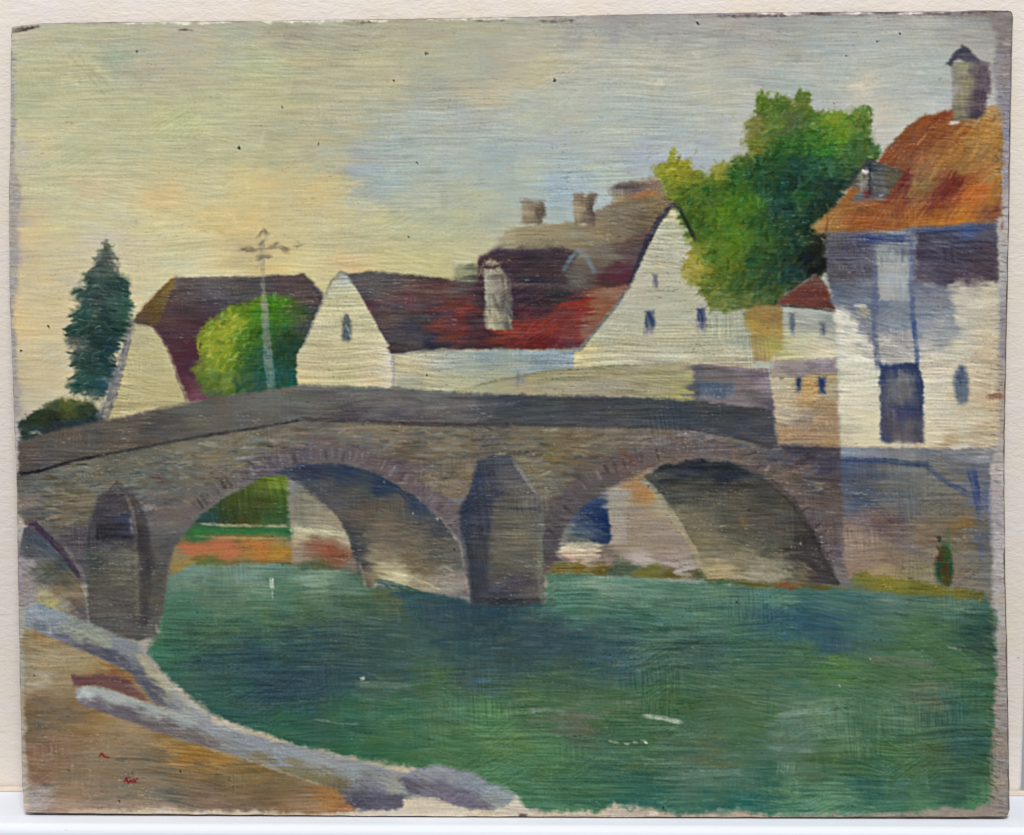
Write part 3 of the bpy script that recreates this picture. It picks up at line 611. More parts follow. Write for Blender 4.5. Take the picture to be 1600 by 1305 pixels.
region(None, [(1300, 440), (1365, 450), (1432, 440), (1480, 446), (1492, 490), (1498, 528), (1470, 540), (1440, 528), (1424, 545), (1428, 510), (1400, 520), (1378, 512), (1366, 530), (1344, 516), (1336, 500), (1312, 492), (1300, 470)], '''1320,460#6a6f7c;1340,480#747a88;1360,500#7d8392;1400,480#82868f;1450,470#848790;1475,500#94979a;1400,510#88909a;1440,515#8a909a;1465,530#9a9c9c;1370,470#6c7488;1330,445#5f606c;1450,450#74727e''', soft=6, rough=5, amp=10, ang=.25, warp=(10, 7), under=.35)
region(None, [(1432, 362), (1556, 356), (1559, 438), (1520, 430), (1494, 436), (1478, 446), (1450, 440), (1430, 440)], '1450,400#51475a;1490,400#4e4452;1530,400#4a404e;1540,428#534654;1500,425#564858;1470,372#505066;1520,364#485479;1450,430#645864;1550,390#5b4c56;1550,366#5a5562', soft=5, rough=3.5, amp=9, ang=.5, warp=(10, 7))
BM = part('timber', HH)
stroke([(1350, 374), (1416, 373)], 13, '33437c', .85, BM, dry=.35)
stroke([(1420, 362), (1470, 360), (1535, 360)], 10, '41507c', .6, BM, dry=.6)
stroke([(1365, 378), (1366, 440), (1366, 520), (1372, 575)], 10, '5b6482', .75, BM, dry=.5)
stroke([(1424, 372), (1425, 440), (1427, 520)], 9, '56628a', .75, BM, dry=.5)
stroke([(1427, 500), (1432, 545), (1433, 570)], 7, '33508a', .8, BM, dry=.3)
PAN = part('window', HH)
region(PAN, [(1370, 388), (1418, 384), (1420, 470), (1374, 470)], '1375,395#8d9194;1400,390#7f8488;1390,410#9fa3a3;1410,420#9ea2a4;1400,440#a6a8a6;1385,460#a2a4a4;1412,460#979ba0;1412,395#6d6f7c', soft=4, amp=8, ang=1.5, relief=.25)
stroke([(1402, 386), (1401, 400)], 10, '6b6c74', .6, None)
dab(1349, 487, 12, 10, .7, hexc('b9aa7a'), .6, .3); dab(1345, 478, 12, 4, .1, hexc('d8d1bd'), .6, .4)
for x, y in [(1312, 500), (1330, 505), (1345, 530), (1355, 545), (1318, 490)]:
    dab(x, y, 14, 9, .3+RNG.randn()*.2, hexc('dcd5c2'), .7, .4)
for x, y in [(1385, 530), (1405, 545), (1440, 540), (1452, 525), (1400, 520)]:
    dab(x, y, 14, 7, .15, hexc('b6b0a8'), .55, .35)
DO = part('door', HH)
region(DO, [(1374, 570), (1434, 568), (1442, 600), (1443, 692), (1376, 692)], '''1385,576#33467c;1410,573#2f427a;1430,580#34477c;1384,600#5b6276;1410,592#767a80;1395,610#70707a;1415,612#726c70;1432,610#3f4d7a;1440,640#4a5278;1400,625#676672;1390,640#5a5c74;1410,637#3f4474;1425,645#434874;1395,665#5d5064;1420,668#655c68;1435,675#5a5868;1380,680#4c5578;1410,685#70656c''', soft=3.5, rough=2, ang=1.4, warp=(8, 5), amp=8, e2=40)
stroke([(1382, 574), (1432, 572)], 8, '2d407c', .8, DO); stroke([(1436, 580), (1440, 650)], 6, '35477c', .7, DO)
stroke([(1378, 580), (1379, 690)], 5, '4a5a80', .6, DO, dry=.5); stroke([(1392, 632), (1436, 642)], 8, '383f74', .6, DO)
region(part('window', HH), crv([(1493, 582), (1500, 572), (1508, 576), (1513, 600), (1512, 628), (1502, 632), (1494, 626), (1491, 600)]), '1500,580#4d5a74;1500,600#67707c;1508,620#6e7684;1495,625#7d8288', soft=4, rough=1.6, ang=1.5, amp=8, e2=20)
region(part('roof', HH), [(1494, 170), (1470, 174), (1442, 180), (1420, 196), (1398, 218), (1378, 242), (1366, 262), (1332, 292), (1298, 328), (1268, 354), (1276, 366), (1340, 363), (1394, 361), (1440, 355), (1500, 352), (1552, 346), (1565, 338), (1566, 250), (1566, 186), (1558, 165), (1540, 168)], '''
1390,240#975632;1430,200#9a592f;1480,180#914f2b;1450,220#95522e;1420,220#8f5530;1500,210#b07a3c;1480,200#9f5c30;1550,200#ba8642;1550,180#b89060;1540,250#ab763c;1520,230#b07c3e;1480,250#a57238;1460,240#a06838;1440,260#a87040;1500,270#ab7a3e;1420,245#95532f;1400,262#8f5a34;1400,290#7e3e31;1415,280#823a30;1440,290#9a7242;1430,300#9f7a48;1480,300#873c2b;1490,290#80392d;1465,310#8a3f2e;1450,318#93502e;1510,310#c36b2b;1530,295#cc7032;1520,320#c8742e;1550,310#b07c3e;1550,280#b5854a;1350,335#a5602e;1300,350#aa7238;1330,312#a86c33;1400,320#985434;1390,340#a2602f;1440,335#aa6832;1500,335#be7a31;1550,335#98603e;1370,345#9a582e;1290,357#ab8146;1470,340#b5702f;1420,345#a96a30;1562,240#a07a4e;1562,320#8a5040
''', soft=4, rough=2.2, ang=-.9, warp=(16, 5), amp=9, lu=22, lv=2.6, relief=.3, e2=50)
RF = len(PARTS)-1
rfp = [(1440, 186), (1558, 180), (1558, 335), (1290, 356), (1380, 262)]
dabs(RF, rfp, parse('1400,250#95532f;1480,200#9a582e;1540,230#b5803f;1480,260#a8733a;1410,290#803c30;1440,285#9a7444;1485,300#873a2c;1520,308#cc7030;1350,335#a5602e;1450,335#a86430;1530,335#b87634'), 330, l=(7, 17), w=(1.8, 4), ang=(-.9, .2), a=(.3, .75), jl=9, jt=8, relief=.35)
for x in (1508, 1516, 1524, 1533): stroke([(x-8, 326), (x+14, 292)], 4, 'd2742f', .55, None, dry=.5, relief=.4)
stroke([(1290, 364), (1394, 362), (1470, 355), (1530, 350)], 5, '7d7d88', .55, None, dry=.6)
stroke([(1364, 262), (1380, 240), (1404, 212), (1440, 180)], 3, '8a7468', .5, None, dry=.6)
# dormer
DM = part('dormer', HH)
region(DM, [(1358, 250), (1372, 256), (1414, 268), (1402, 282), (1386, 306), (1378, 313), (1332, 312), (1344, 296), (1322, 290)], '''1358,256#3f454c;1345,275#565a4a;1335,285#4c4c3c;1348,270#a09a90;1352,285#8d8a80;1362,285#50545c;1375,285#5f5d5c;1390,275#645a44;1405,270#6b5538;1395,290#5f5040;1370,305#605e62;1345,308#6a6a6c;1357,303#6e3a34''', soft=4, rough=2, e2=20, ang=1.3, warp=(5, 4), amp=8)
stroke([(1322, 294), (1340, 272), (1357, 252)], 7, '3a3f3c', .75, DM, dry=.4); stroke([(1357, 250), (1378, 262), (1412, 270)], 7, '474642', .65, DM, dry=.5)
stroke([(1358, 256), (1359, 304)], 4, '26292f', .85, None); dab(1352, 268, 6, 3, .2, hexc('dcd6cc'), .9, .5); stroke([(1347, 272), (1345, 304)], 4, '9c968a', .6, None, dry=.5)
dab(1377, 305, 5, 2.5, -.4, hexc('b5a898'), .7, .4); stroke([(1328, 315), (1384, 312)], 4, '8a7468', .7, None, dry=.4)
stroke([(1318, 326), (1372, 318)], 2.5, 'c99a78', .5, None, dry=.6)
# chimney of the right house
CK = part('chimney', HH)
region(CK, [(1485, 100), (1517, 92), (1545, 98), (1548, 130), (1540, 170), (1530, 186), (1490, 190), (1488, 150)], '1492,110#8f8a76;1505,105#96906c;1512,130#8d8564;1500,150#918868;1495,180#84795c;1505,185#7d7258;1520,110#6f6260;1530,120#5f5058;1538,130#6a5c64;1530,150#574650;1525,180#504048;1535,165#6a585e;1488,140#a09a90', ang=1.5, soft=5, rough=2, e2=20, warp=(6, 3), amp=7)
region(CK, [(1476, 102), (1490, 84), (1504, 71), (1520, 82), (1534, 98), (1548, 102), (1528, 100), (1512, 96), (1498, 92), (1486, 102)], '1480,100#4a4a58;1504,75#464654;1504,90#5c5660;1525,92#5a5460;1545,102#7d747a', soft=4, rough=2, amp=8, ang=-.7)
stroke([(1535, 100), (1552, 104)], 8, '8d8488', .4, None, dry=.6)
stroke([(1482, 193), (1500, 191)], 4.5, 'e0dacb', .9, None, relief=.5, dry=.2); stroke([(1502, 194), (1530, 192)], 3, 'b59a72', .6, None)
stroke([(1566, 345), (1564, 360)], 5, '7a3430', .7, None)
stroke([(1543, 621), (1560, 618), (1568, 622)], 8, '8a5640', .85, None, dry=.4)
stroke([(1484, 698), (1520, 696)], 8, 'd5d0c4', .85, None, dry=.3, relief=.4)

# --- low wall behind the parapet
LW = part('painted_wall', None, 'pale low wall behind the right half of the bridge parapet')
region(LW, [(700, 612), (740, 602), (800, 589), (850, 579), (960, 572), (1076, 568), (1140, 572), (1200, 578), (1212, 660), (1080, 640), (900, 632), (700, 622)], '''
730,608#b0ab88;760,606#aca984;800,600#a9a480;810,590#8f9088;850,590#aaa279;900,585#a59d78;950,580#a9a078;1000,590#a29a74;1060,600#aaa26e;1000,575#b0a685;900,605#a89c7e;840,605#aa9f80;1075,615#b0a660;950,612#a69c82;1040,580#a89f74;1078,590#b0a872;1078,575#b5aa80
1092,580#6f686c;1092,610#5c6068;1110,580#756c68;1140,585#6e6668;1180,590#7a6e74;1170,620#706a6c;1110,610#5f6e80;1130,612#65758a;1145,620#707480;1110,626#8d7c7c;1160,632#8a7c78;1195,600#94868a;1150,575#8a7a78;1200,640#6a6268''', warp=(18, 4), amp=8, lu=70, relief=.28, soft=3.5, e2=60)
region(None, [(1084, 571), (1140, 573), (1200, 579), (1210, 640), (1150, 634), (1086, 628)], '1092,580#6f686c;1092,610#5c6068;1110,580#756c68;1140,585#6e6668;1180,590#7a6e74;1170,620#706a6c;1150,575#8a7a78;1110,626#8d7c7c;1160,632#8a7c78;1195,600#94868a;1200,640#6a6268', soft=4, rough=1.6, amp=9, warp=(8, 4))
dwin(part('opening', LW), 1094, 598, 1148, 624, '5a6a7e', '7a7e88')
stroke([(1090, 568), (1150, 571), (1200, 580)], 4, 'c9b39c', .5, None, dry=.6)
stroke([(740, 603), (800, 590), (860, 579), (960, 572), (1078, 568)], 4, '7d7a60', .6, None, dry=.4)
stroke([(820, 600), (900, 592), (1000, 584), (1074, 582)], 4, '8a8464', .5, None, dry=.5)
stroke([(808, 580), (808, 604)], 5, '767e84', .6, None, dry=.5)

# --- embankment wall under the right house
EM = part('painted_wall', None, 'stone embankment wall under the tall right house')
region(EM, [(1300, 700), (1548, 704), (1548, 800), (1552, 940), (1420, 925), (1318, 918)], '''
1340,745#5c606c;1330,730#55607a;1400,742#70706c;1350,770#555e6c;1400,770#656a6a;1450,752#75756e;1480,780#776f60;1330,785#525a6c;1370,790#706c64;1420,800#706c68;1350,815#826b66;1390,820#735f5e;1330,840#957c68;1360,850#8f7966;1420,850#776b66;1400,872#8a725a;1340,870#967c68;1450,870#887860;1440,842#857058;1510,820#83683f;1500,860#7e7058;1520,880#756f64;1530,840#62656e;1380,892#9c8862;1440,895#8d8058;1500,900#7d7260;1535,780#6a6e84;1520,760#6a6c78;1540,900#7a7670;1480,830#7a6c58;1460,810#76705f''', warp=(16, 7), amp=9, relief=.24, soft=5, rough=2, ang=.06)
dabs(EM, [(1330, 740), (1520, 745), (1520, 885), (1340, 890)], parse('1340,745#5c606c;1400,742#70706c;1350,770#555e6c;1450,752#75756e;1480,780#776f60;1390,820#735f5e;1330,840#957c68;1420,850#776b66;1400,872#8a725a;1510,820#83683f;1500,860#7e7058'), 170, l=(8, 18), w=(2, 5), ang=(.1, .4), a=(.25, .6), jl=8, jt=6)
BE = part('beam', EM)
region(BE, [(1308, 698), (1400, 702), (1548, 702), (1548, 724), (1440, 722), (1310, 716)], '1320,706#8d939a;1350,706#86868c;1420,710#80807f;1500,712#7c7c80;1540,712#8d8b8e;1320,714#6f7a8c;1450,718#747478', warp=(14, 3), amp=7, soft=4)
stroke([(1316, 718), (1380, 720), (1452, 727)], 9, '37496f', .8, BE, dry=.4)
stroke([(1446, 728), (1474, 750), (1512, 772)], 8, '46547a', .7, part('brace', EM), dry=.5)
stroke([(1518, 734), (1524, 760), (1528, 800)], 15, '3f4f7e', .75, part('post', EM), dry=.45, w2=8)
stroke([(1528, 800), (1534, 850), (1534, 880)], 8, '5f6674', .6, None, dry=.6)
stroke([(1308, 780), (1306, 820)], 12, '35503c', .55, None, dry=.5)
# climbing plant
PL = part('painted_plant', None, 'small dark green and brown plant against the embankment wall')
region(PL, crv([(1466, 862), (1474, 850), (1484, 856), (1490, 884), (1486, 912), (1468, 912), (1461, 890)]), '1464,888#1f4f3c;1470,870#4a3a1f;1476,890#553a1a;1488,890#1d5030;1474,905#4a401c;1484,870#2c4a24;1466,905#20503a', soft=4, rough=2, ang=1.5, e2=10, warp=(4, 3), amp=6)
dab(1467, 842, 5, 4, 1.2, hexc('16281e'), .95, .3, 0, PL); stroke([(1470, 846), (1480, 852), (1490, 860)], 6, '3d6a4c', .85, PL)
stroke([(1479, 826), (1482, 846)], 7, '4f6a38', .6, PL, dry=.5); stroke([(1464, 852), (1468, 862)], 3, '1d3020', .8, None)

# --- seen through the arches: garden, far bank, far walls
GA = part('painted_garden', None, 'green garden and orange strip seen through the middle arch')
region(GA, [(250, 900), (262, 860), (300, 812), (360, 770), (420, 735), (470, 740), (500, 780), (560, 860), (580, 915), (420, 905)], '''
430,755#667a20;445,750#6e7c28;400,765#4f5f24;370,785#455020;400,790#424d20;440,780#44602a;350,800#364a26;325,808#2f5048;430,810#38582a;380,810#434c20
460,780#8d8a74;480,780#a09a7e;470,805#8a8570;495,800#a89e7c;500,785#a79a7c;520,815#b0a484;510,830#c4ba92;540,840#bdb08a;470,828#cfc79c;455,828#5a6a4c
300,832#3f6a38;300,862#b8683e;340,860#be6a3e;290,880#93803e;280,870#8f7a52;400,862#b8702e;440,866#b0822a;450,875#9a7434;380,878#8f7030;320,882#6a7030;380,888#55602c;440,888#4c5e38;470,868#9a8a70;490,855#8f6048;515,860#93563a;530,868#85583e;550,880#7d6e5c;540,895#6f6a58;500,884#5c6238;480,890#50624a''', warp=(14, 3), amp=7, e2=20, p=2.1, relief=.25, soft=4, lu=50)
region(None, [(450, 744), (472, 742), (502, 776), (546, 832), (562, 895), (456, 884), (456, 820)], '460,780#7a7763;480,780#837d67;470,805#79745f;495,800#8d8468;500,785#877c66;520,815#978c70;510,832#b0a682;540,840#a89c7a;470,832#b8b088;470,868#9a8a70;490,855#8f6048;515,860#93563a;530,868#85583e;550,880#7d6e5c;500,884#5c6238;480,890#50624a;460,760#7d7c70', soft=5, rough=1.6, amp=7, warp=(7, 3), e2=25, ang=.1)
region(None, [(318, 812), (340, 790), (380, 762), (420, 745), (446, 741), (449, 780), (449, 822), (330, 820)], '430,752#687f24;445,750#6c7a1c;400,765#50601f;370,785#48541f;400,790#434f1d;442,780#4a6424;350,800#364a26;328,808#2f5048;430,812#3c5c28;380,810#434c20;445,812#38562a', soft=4, rough=1.4, amp=9, warp=(7, 6), ang=1.4)
stroke([(304, 828), (340, 827), (400, 829), (454, 831)], 12, '2f7036', .95, GA, dry=.3, relief=.35)
stroke([(298, 832), (380, 832), (450, 834)], 7, '3a7c3a', .8, GA, dry=.3, relief=.35)
stroke([(312, 818), (350, 821), (450, 822)], 3.5, 'bcb890', .75, None, dry=.4, relief=.4); stroke([(304, 838), (400, 842), (450, 842)], 3, 'a3aa5c', .7, None, dry=.5)
stroke([(286, 858), (340, 860), (400, 866)], 15, 'bd6a42', .6, None, dry=.5, col2='bd7a34'); stroke([(400, 864), (450, 868)], 14, 'b5802a', .6, None, dry=.5)
stroke([(464, 826), (540, 836)], 9, 'cdc49a', .7, None, dry=.4, relief=.4)
stroke([(494, 858), (536, 864)], 13, '93502f', .6, None, dry=.5)
for x in range(456, 502, 5): stroke([(x, 770), (x+1, 818)], 4, hexc('9a947c')+RNG.randn()*8, .5, None, dry=.6)
FW = part('painted_wall', None, 'pinkish far wall with blue doorway seen through the right arch')
region(FW, [(850, 900), (856, 850), (880, 805), (930, 765), (1010, 735), (1050, 780), (1090, 850), (1120, 905), (1000, 905)], '''
1000,765#a87c4e;1010,775#a8824e;975,785#a59880;960,775#a0988a;1000,800#9c8974;1020,830#9b8974;980,850#9a8a75;1060,870#a08c80;1040,870#9c887a;1000,872#b0a296;960,850#8d806e;1050,840#9c8a76;970,820#988a74;1070,890#b0a296;1040,800#a09478
920,800#3c4a66;935,800#2a3f66;945,820#22385e;940,840#233a5c;915,820#4a566c;905,835#636c6a;895,845#767a70;925,838#56627a;950,860#7f7268
880,856#cfc2a0;900,858#d0c3a0;930,860#c2b292;885,866#c8a48c;920,868#b5a28a;870,870#8a7a6c;945,872#8a7a72
870,886#6f6630;900,888#726026;940,888#6a5e26;960,890#4a5c4c;985,888#58654c;1015,893#737234;1050,898#6a6230;1085,898#66603c;1100,900#4f6040
860,870#5a5458;866,850#5c565c''', warp=(12, 3), amp=7, e2=18, p=2.1, relief=.22, soft=4)
region(FW, [(951, 790), (975, 782), (980, 850), (951, 852)], '955,800#a09684;965,830#a09080;955,845#a89a8a', soft=4, amp=6)
DW = part('doorway', FW)
region(DW, crv([(890, 848), (908, 806), (930, 793), (946, 800), (952, 822), (950, 846)]), '912,815#42506a;930,803#2a3e64;945,810#203660;945,835#1f3860;930,830#3c4c68;915,830#59646e;900,842#6c736e;935,845#34465e', soft=4, rough=2, e2=15, ang=.3, amp=6)
stroke([(870, 851), (900, 849), (936, 851)], 6, 'd3c8a8', .7, None, dry=.5, relief=.35); stroke([(966, 870), (1000, 872), (1062, 884)], 6, 'bfaea8', .6, None, dry=.6)
stroke([(950, 775), (958, 800), (957, 840)], 5, '9c8f78', .6, None, dry=.6)

# --- river
RI = part('painted_river', None, 'deep green river with a blue-green reflection of the bridge')
riv = [(250, 905), (300, 884), (400, 880), (450, 884), (560, 895), (575, 915), (640, 915), (740, 938), (850, 938), (850, 895), (950, 900), (1100, 908), (1200, 915), (1330, 912), (1440, 920), (1538, 930), (1554, 948), (1556, 1050), (1550, 1150), (1546, 1255), (1520, 1264), (1470, 1262), (1440, 1268), (1300, 1272), (1200, 1274), (1150, 1264), (1060, 1274), (990, 1258), (960, 1256), (940, 1268), (860, 1270), (820, 1262), (806, 1245), (700, 1205), (640, 1200), (560, 1186), (470, 1168), (330, 1116), (270, 1066), (228, 1020), (245, 985)]
RIP = parse('''300,892#648572;400,900#658570;500,905#69896f;330,930#507258;280,960#3f7258;450,930#457254;530,920#52745c;600,935#4c5e3e;560,940#406248;640,935#2d5050;700,950#2d4c56;760,960#294a56;300,985#3a6046;280,1010#34704e;350,990#3f6646;420,980#44704a;480,960#3f6246
330,1040#2f5450;400,1030#2b4f56;450,1000#32584c;500,1000#365650;550,990#3f584a;600,1000#32554a;700,1000#385650;750,1000#2a4e52;420,1080#2b4e56;480,1060#2b4c55;350,1080#2c5b4c;560,1060#365650;600,1060#446652;540,1110#316546;500,1120#2d5a4c;440,1130#2c6248;620,1050#325550;680,1060#3e6640;700,1030#3a5f50;740,1060#3e5b56;800,1010#325050;850,1000#324e56;900,1010#2d4c52;960,1020#395c5e;870,1060#395c42
950,905#698a70;880,920#507a60;1000,920#588268;1100,922#507a60;1200,930#4a7864;1300,930#3a6862;1400,935#507260;1500,950#507660;900,950#3f7258;1000,960#3b6a56;1100,960#3f6d58;1200,970#2d5a60;1250,980#265460;1300,990#2d5560;1350,970#3a675c;1450,990#3b6840;1520,970#2d5746;1100,1010#385c50;1170,1000#3a674e;1250,1020#3d6a4a;1300,1050#44723a;1400,1050#42693e;1500,1040#3c6840;1540,1000#2d5042
620,1110#336846;700,1110#44724e;760,1120#467845;560,1170#306642;650,1150#3a6c45;700,1160#417242;780,1160#497845;620,1190#33683e;740,1200#3c6e45;780,1220#3f784e;850,1100#3f673e;950,1110#3e6840;900,1130#56664e;1000,1150#3c6840;1050,1100#37623a;1150,1080#426846;1180,1130#3f683e;850,1180#467845;950,1180#3a674b;1050,1160#3f684b;1100,1180#4e6646;1150,1220#3f6c56;1080,1210#466e58;900,1230#356845;1000,1240#2a624e;850,1258#3f724f;1150,1250#226254;1190,1255#2d6656
1250,1130#507660;1300,1120#547d5c;1350,1110#447250;1400,1120#467050;1450,1090#4e664e;1500,1110#33624e;1300,1180#3f683e;1350,1200#3a6842;1400,1180#3f6d3e;1460,1170#41643e;1500,1160#305a4e;1250,1200#4a6e50;1230,1170#4c6f58;1350,1230#2d6252;1300,1250#4e825f;1400,1240#386b50;1450,1258#3f724e;1500,1240#2a5746;1530,1200#2d583e;1540,1100#336242;1530,1250#3f784e;1240,1230#447752;1200,1210#2d624e''')
region(RI, riv, RIP, soft=6, rough=3.5, ang=.05, warp=(24, 8), amp=7, lu=55, lv=2.6, relief=.2, e2=160)
region(None, [(262, 1000), (330, 985), (440, 965), (600, 985), (640, 1010), (600, 1060), (520, 1100), (430, 1110), (340, 1090), (300, 1050)], '300,1010#2f5648;350,1030#264a4a;420,1020#254850;450,1080#22424e;520,1060#28474e;560,1030#2c4c4c;600,1010#30504c;340,1080#2a524a', soft=22, rough=12, alpha=.5, amp=8, warp=(20, 8))
region(None, [(640, 950), (740, 948), (860, 950), (1000, 985), (980, 1030), (840, 1050), (740, 1070), (690, 1030)], '680,970#2a4a50;760,965#243f48;840,975#28464c;760,1020#28484c;850,1020#2c4c4c;950,1010#305658', soft=22, rough=12, alpha=.45, amp=8, warp=(20, 8))
dabs(RI, [(300, 900), (560, 905), (740, 945), (860, 945), (1530, 945), (1536, 1245), (830, 1240), (640, 1185), (340, 1090)], RIP, 1500, l=(8, 26), w=(2, 6), ang=(.06, .14), a=(.15, .5), jl=9, jt=8, relief=.22)
dabs(None, [(300, 900), (560, 905), (860, 945), (860, 1100), (560, 1140), (340, 1080)], RIP, 220, l=(8, 22), w=(2, 5), ang=(1.57, .06), a=(.15, .4), jl=7, jt=4, relief=.18)
dabs(None, [(1180, 1100), (1536, 1060), (1536, 1250), (1200, 1250)], RIP, 240, l=(8, 22), w=(2, 5), ang=(1.5, .12), a=(.15, .45), jl=8, jt=5, relief=.2)
dabs(None, [(1400, 950), (1536, 950), (1540, 1200), (1300, 1120)], RIP, 200, l=(8, 20), w=(1.5, 3), ang=(.28, .1), a=(.2, .5), jl=10, jt=5, relief=.25)
for k in range(130):
    x, y = inside(riv, 1)[0]
    dab(x, y, RNG.uniform(6, 16), 1.1, RNG.normal(.1, .15), hexc('6a8c72')+RNG.randn()*12, .3, .25)
for k in range(60):   # ragged right edge
    y = RNG.uniform(950, 1250); dab(1548+RNG.uniform(-4, 6), y, RNG.uniform(7, 13), 1.6, .45, hexc('4a5f3c')+RNG.randn()*10, .6, .3)
dab(425, 912, 9, 4, 1.5, hexc('c6d2c0'), .85, .5); dab(426, 930, 8, 2, 1.55, hexc('8fae98'), .6, .3); dab(567, 1060, 5, 3, -.4, hexc('c0cab8'), .8, .5)
stroke([(560, 1070), (600, 1070), (645, 1074)], 11, '64806c', .5, None, dry=.6); stroke([(1006, 1119), (1030, 1121), (1064, 1128)], 7, 'a8b49c', .85, None, dry=.35, relief=.45)
stroke([(828, 1110), (850, 1108), (884, 1114)], 8, '7c8a86', .6, None, dry=.5); stroke([(826, 1124), (880, 1126), (940, 1112), (1000, 1100)], 12, '5f6c58', .45, None, dry=.6)
stroke([(900, 1100), (940, 1094), (1000, 1098)], 6, '6a7560', .5, None, dry=.6)
for x, y, l in [(955, 1158, 6), (963, 1160, 5), (979, 1162, 5), (992, 1160, 4), (1004, 1157, 6), (1010, 1161, 3)]: dab(x, y, l, 1.8, .1, hexc('cdd6bc'), .85, .5)
stroke([(945, 1160), (1010, 1164)], 4, '2f4f3c', .5, None); stroke([(1358, 1030), (1400, 1034), (1460, 1040)], 15, '6a7560', .55, None, dry=.6); stroke([(1214, 1120), (1250, 1112), (1300, 1110)], 10, '7e9a86', .5, None, dry=.6)
stroke([(1064, 1212), (1120, 1206), (1160, 1208)], 12, '6a8878', .5, None, dry=.6); stroke([(1200, 1168), (1270, 1174)], 7, '6f8f80', .5, None, dry=.6)
stroke([(1480, 1010), (1500, 1016)], 3, 'b9c8ac', .6, None); dab(1021, 1271, 9, 4, .1, hexc('d5d3c0'), .8, .4)
stroke([(490, 1124), (530, 1130), (560, 1132)], 3, '93b098', .5, None, dry=.6)
for x0 in range(1218, 1245, 5): stroke([(x0, 1188), (x0-4, 1210)], 2, '93b48a', .45, None, dry=.5)
for k in range(40): dab(RNG.uniform(830, 1500), 1258+RNG.uniform(-6, 10), RNG.uniform(4, 9), 2, RNG.uniform(-.8, .8), hexc('3f7058')+RNG.randn()*12, .6, .3)
FR = part('painted_grass', None, 'olive grass fringe along the foot of the far walls')
region(FR, [(1100, 902), (1180, 902), (1312, 912), (1340, 896), (1420, 905), (1535, 926), (1535, 938), (1400, 926), (1310, 922), (1190, 918), (1110, 912)], '1120,908#3f5a38;1160,908#565a34;1200,908#5f5e2c;1220,909#8a5228;1260,912#565630;1350,902#77722e;1400,908#77742e;1440,914#6a6a2c;1500,924#65662e;1530,932#5c6038;1330,916#5c6a58', soft=5, rough=3, warp=(10, 3), amp=9, e2=30)
stroke([(1395, 890), (1420, 910)], 3, '8f8a44', .6, None, dry=.4); stroke([(1215, 908), (1228, 911)], 8, '93532a', .6, None)

# --- bridge
BR = part('painted_bridge', None, 'old grey stone bridge with two full arches across the river')
sp = [(24, 742), (60, 734), (160, 708), (330, 678), (470, 654), (620, 656), (800, 660), (1050, 664), (1150, 680), (1210, 694), (1312, 700), (1316, 790), (1318, 880), (1330, 916), (1310, 914), (1290, 872), (1268, 832), (1238, 792), (1190, 746), (1150, 728), (1100, 720), (1040, 727), (1000, 742), (950, 764), (905, 795), (885, 820), (872, 852), (864, 884), (850, 900),
      (850, 940), (735, 942), (730, 900), (724, 868), (714, 840), (690, 810), (650, 776), (600, 746), (560, 732), (520, 727), (470, 730), (420, 743), (385, 759), (345, 782), (312, 806), (290, 832), (272, 856), (264, 890), (256, 940), (246, 992), (215, 1000), (140, 985), (136, 940), (126, 906), (106, 872), (80, 840), (56, 815), (40, 818), (28, 800)]
BRP = parse('''60,760#64655c;120,742#6b6b63;150,760#6a6b62;200,742#686b60;250,740#65655e;300,720#746f60;350,708#766f5e;400,690#726f61;450,680#706a60;550,675#756c60;600,682#776e5d;700,690#70695c;650,702#6b6053;720,702#756a56;740,722#776b5c;690,760#7a6f5e;760,690#666059;850,690#736b56;870,710#726549;830,740#736d5a;850,762#716b5e;900,690#706552;950,680#726a5c;1000,680#726a60;1100,680#706a6d;1150,690#6a6664;1250,712#524b56;1290,732#504956;1200,702#5d585f;1270,762#5d5654;1290,800#625756;1300,850#6f6062;1310,890#6f6a6c
40,790#79706a;100,800#716a5a;60,812#645f5a;130,770#776b57;240,800#645f64;270,822#6c6763;50,740#5f5a5a;180,720#605f57;255,860#5c5858;120,850#57525a;300,780#6a645c;340,750#6c675c;420,725#645c60;470,715#5d5862;560,715#665e64;620,740#64585f;680,790#6a6068;715,820#655e66;880,790#5a5256;860,830#534f54;920,750#5f5552;980,720#665652;1060,700#6a5e5a;1140,705#6c5f58;1220,745#6a5c52;1260,790#645650;1290,850#5d5050;220,930#55534d;180,930#5c5854;150,950#5c5854''')
region(BR, sp, BRP, soft=4.5, rough=2, ang=-.02, warp=(18, 6), amp=9, lu=45, lv=2.5, relief=.2, e2=60)
spd = [(60, 745), (330, 690), (470, 665), (800, 668), (1050, 672), (1290, 712), (1300, 780), (1200, 715), (1100, 690), (960, 700), (860, 780), (790, 700), (720, 800), (620, 720), (520, 695), (330, 760), (240, 830), (130, 850), (60, 800)]
dabs(BR, spd, BRP, 1100, l=(6, 17), w=(1.8, 4.2), ang=(-.04, .22), a=(.35, .75), jl=14, jt=9, relief=.22)
for x, y, c in [(325, 712, '857a52'), (250, 750, '6a5352'), (180, 760, '7a6858'), (110, 795, '76604f'), (500, 690, '6a5a5e'), (870, 712, '7d6c40'), (120, 765, '4f5046'), (60, 805, '4f5660'), (820, 710, '5a5548'), (640, 700, '5a5a48'), (100, 735, '5f6e68')]:
    for k in range(4): dab(x+RNG.randn()*10, y+RNG.randn()*5, 15, 4, RNG.normal(0, .15), hexc(c), .5, .2)
PA = part('parapet', BR)
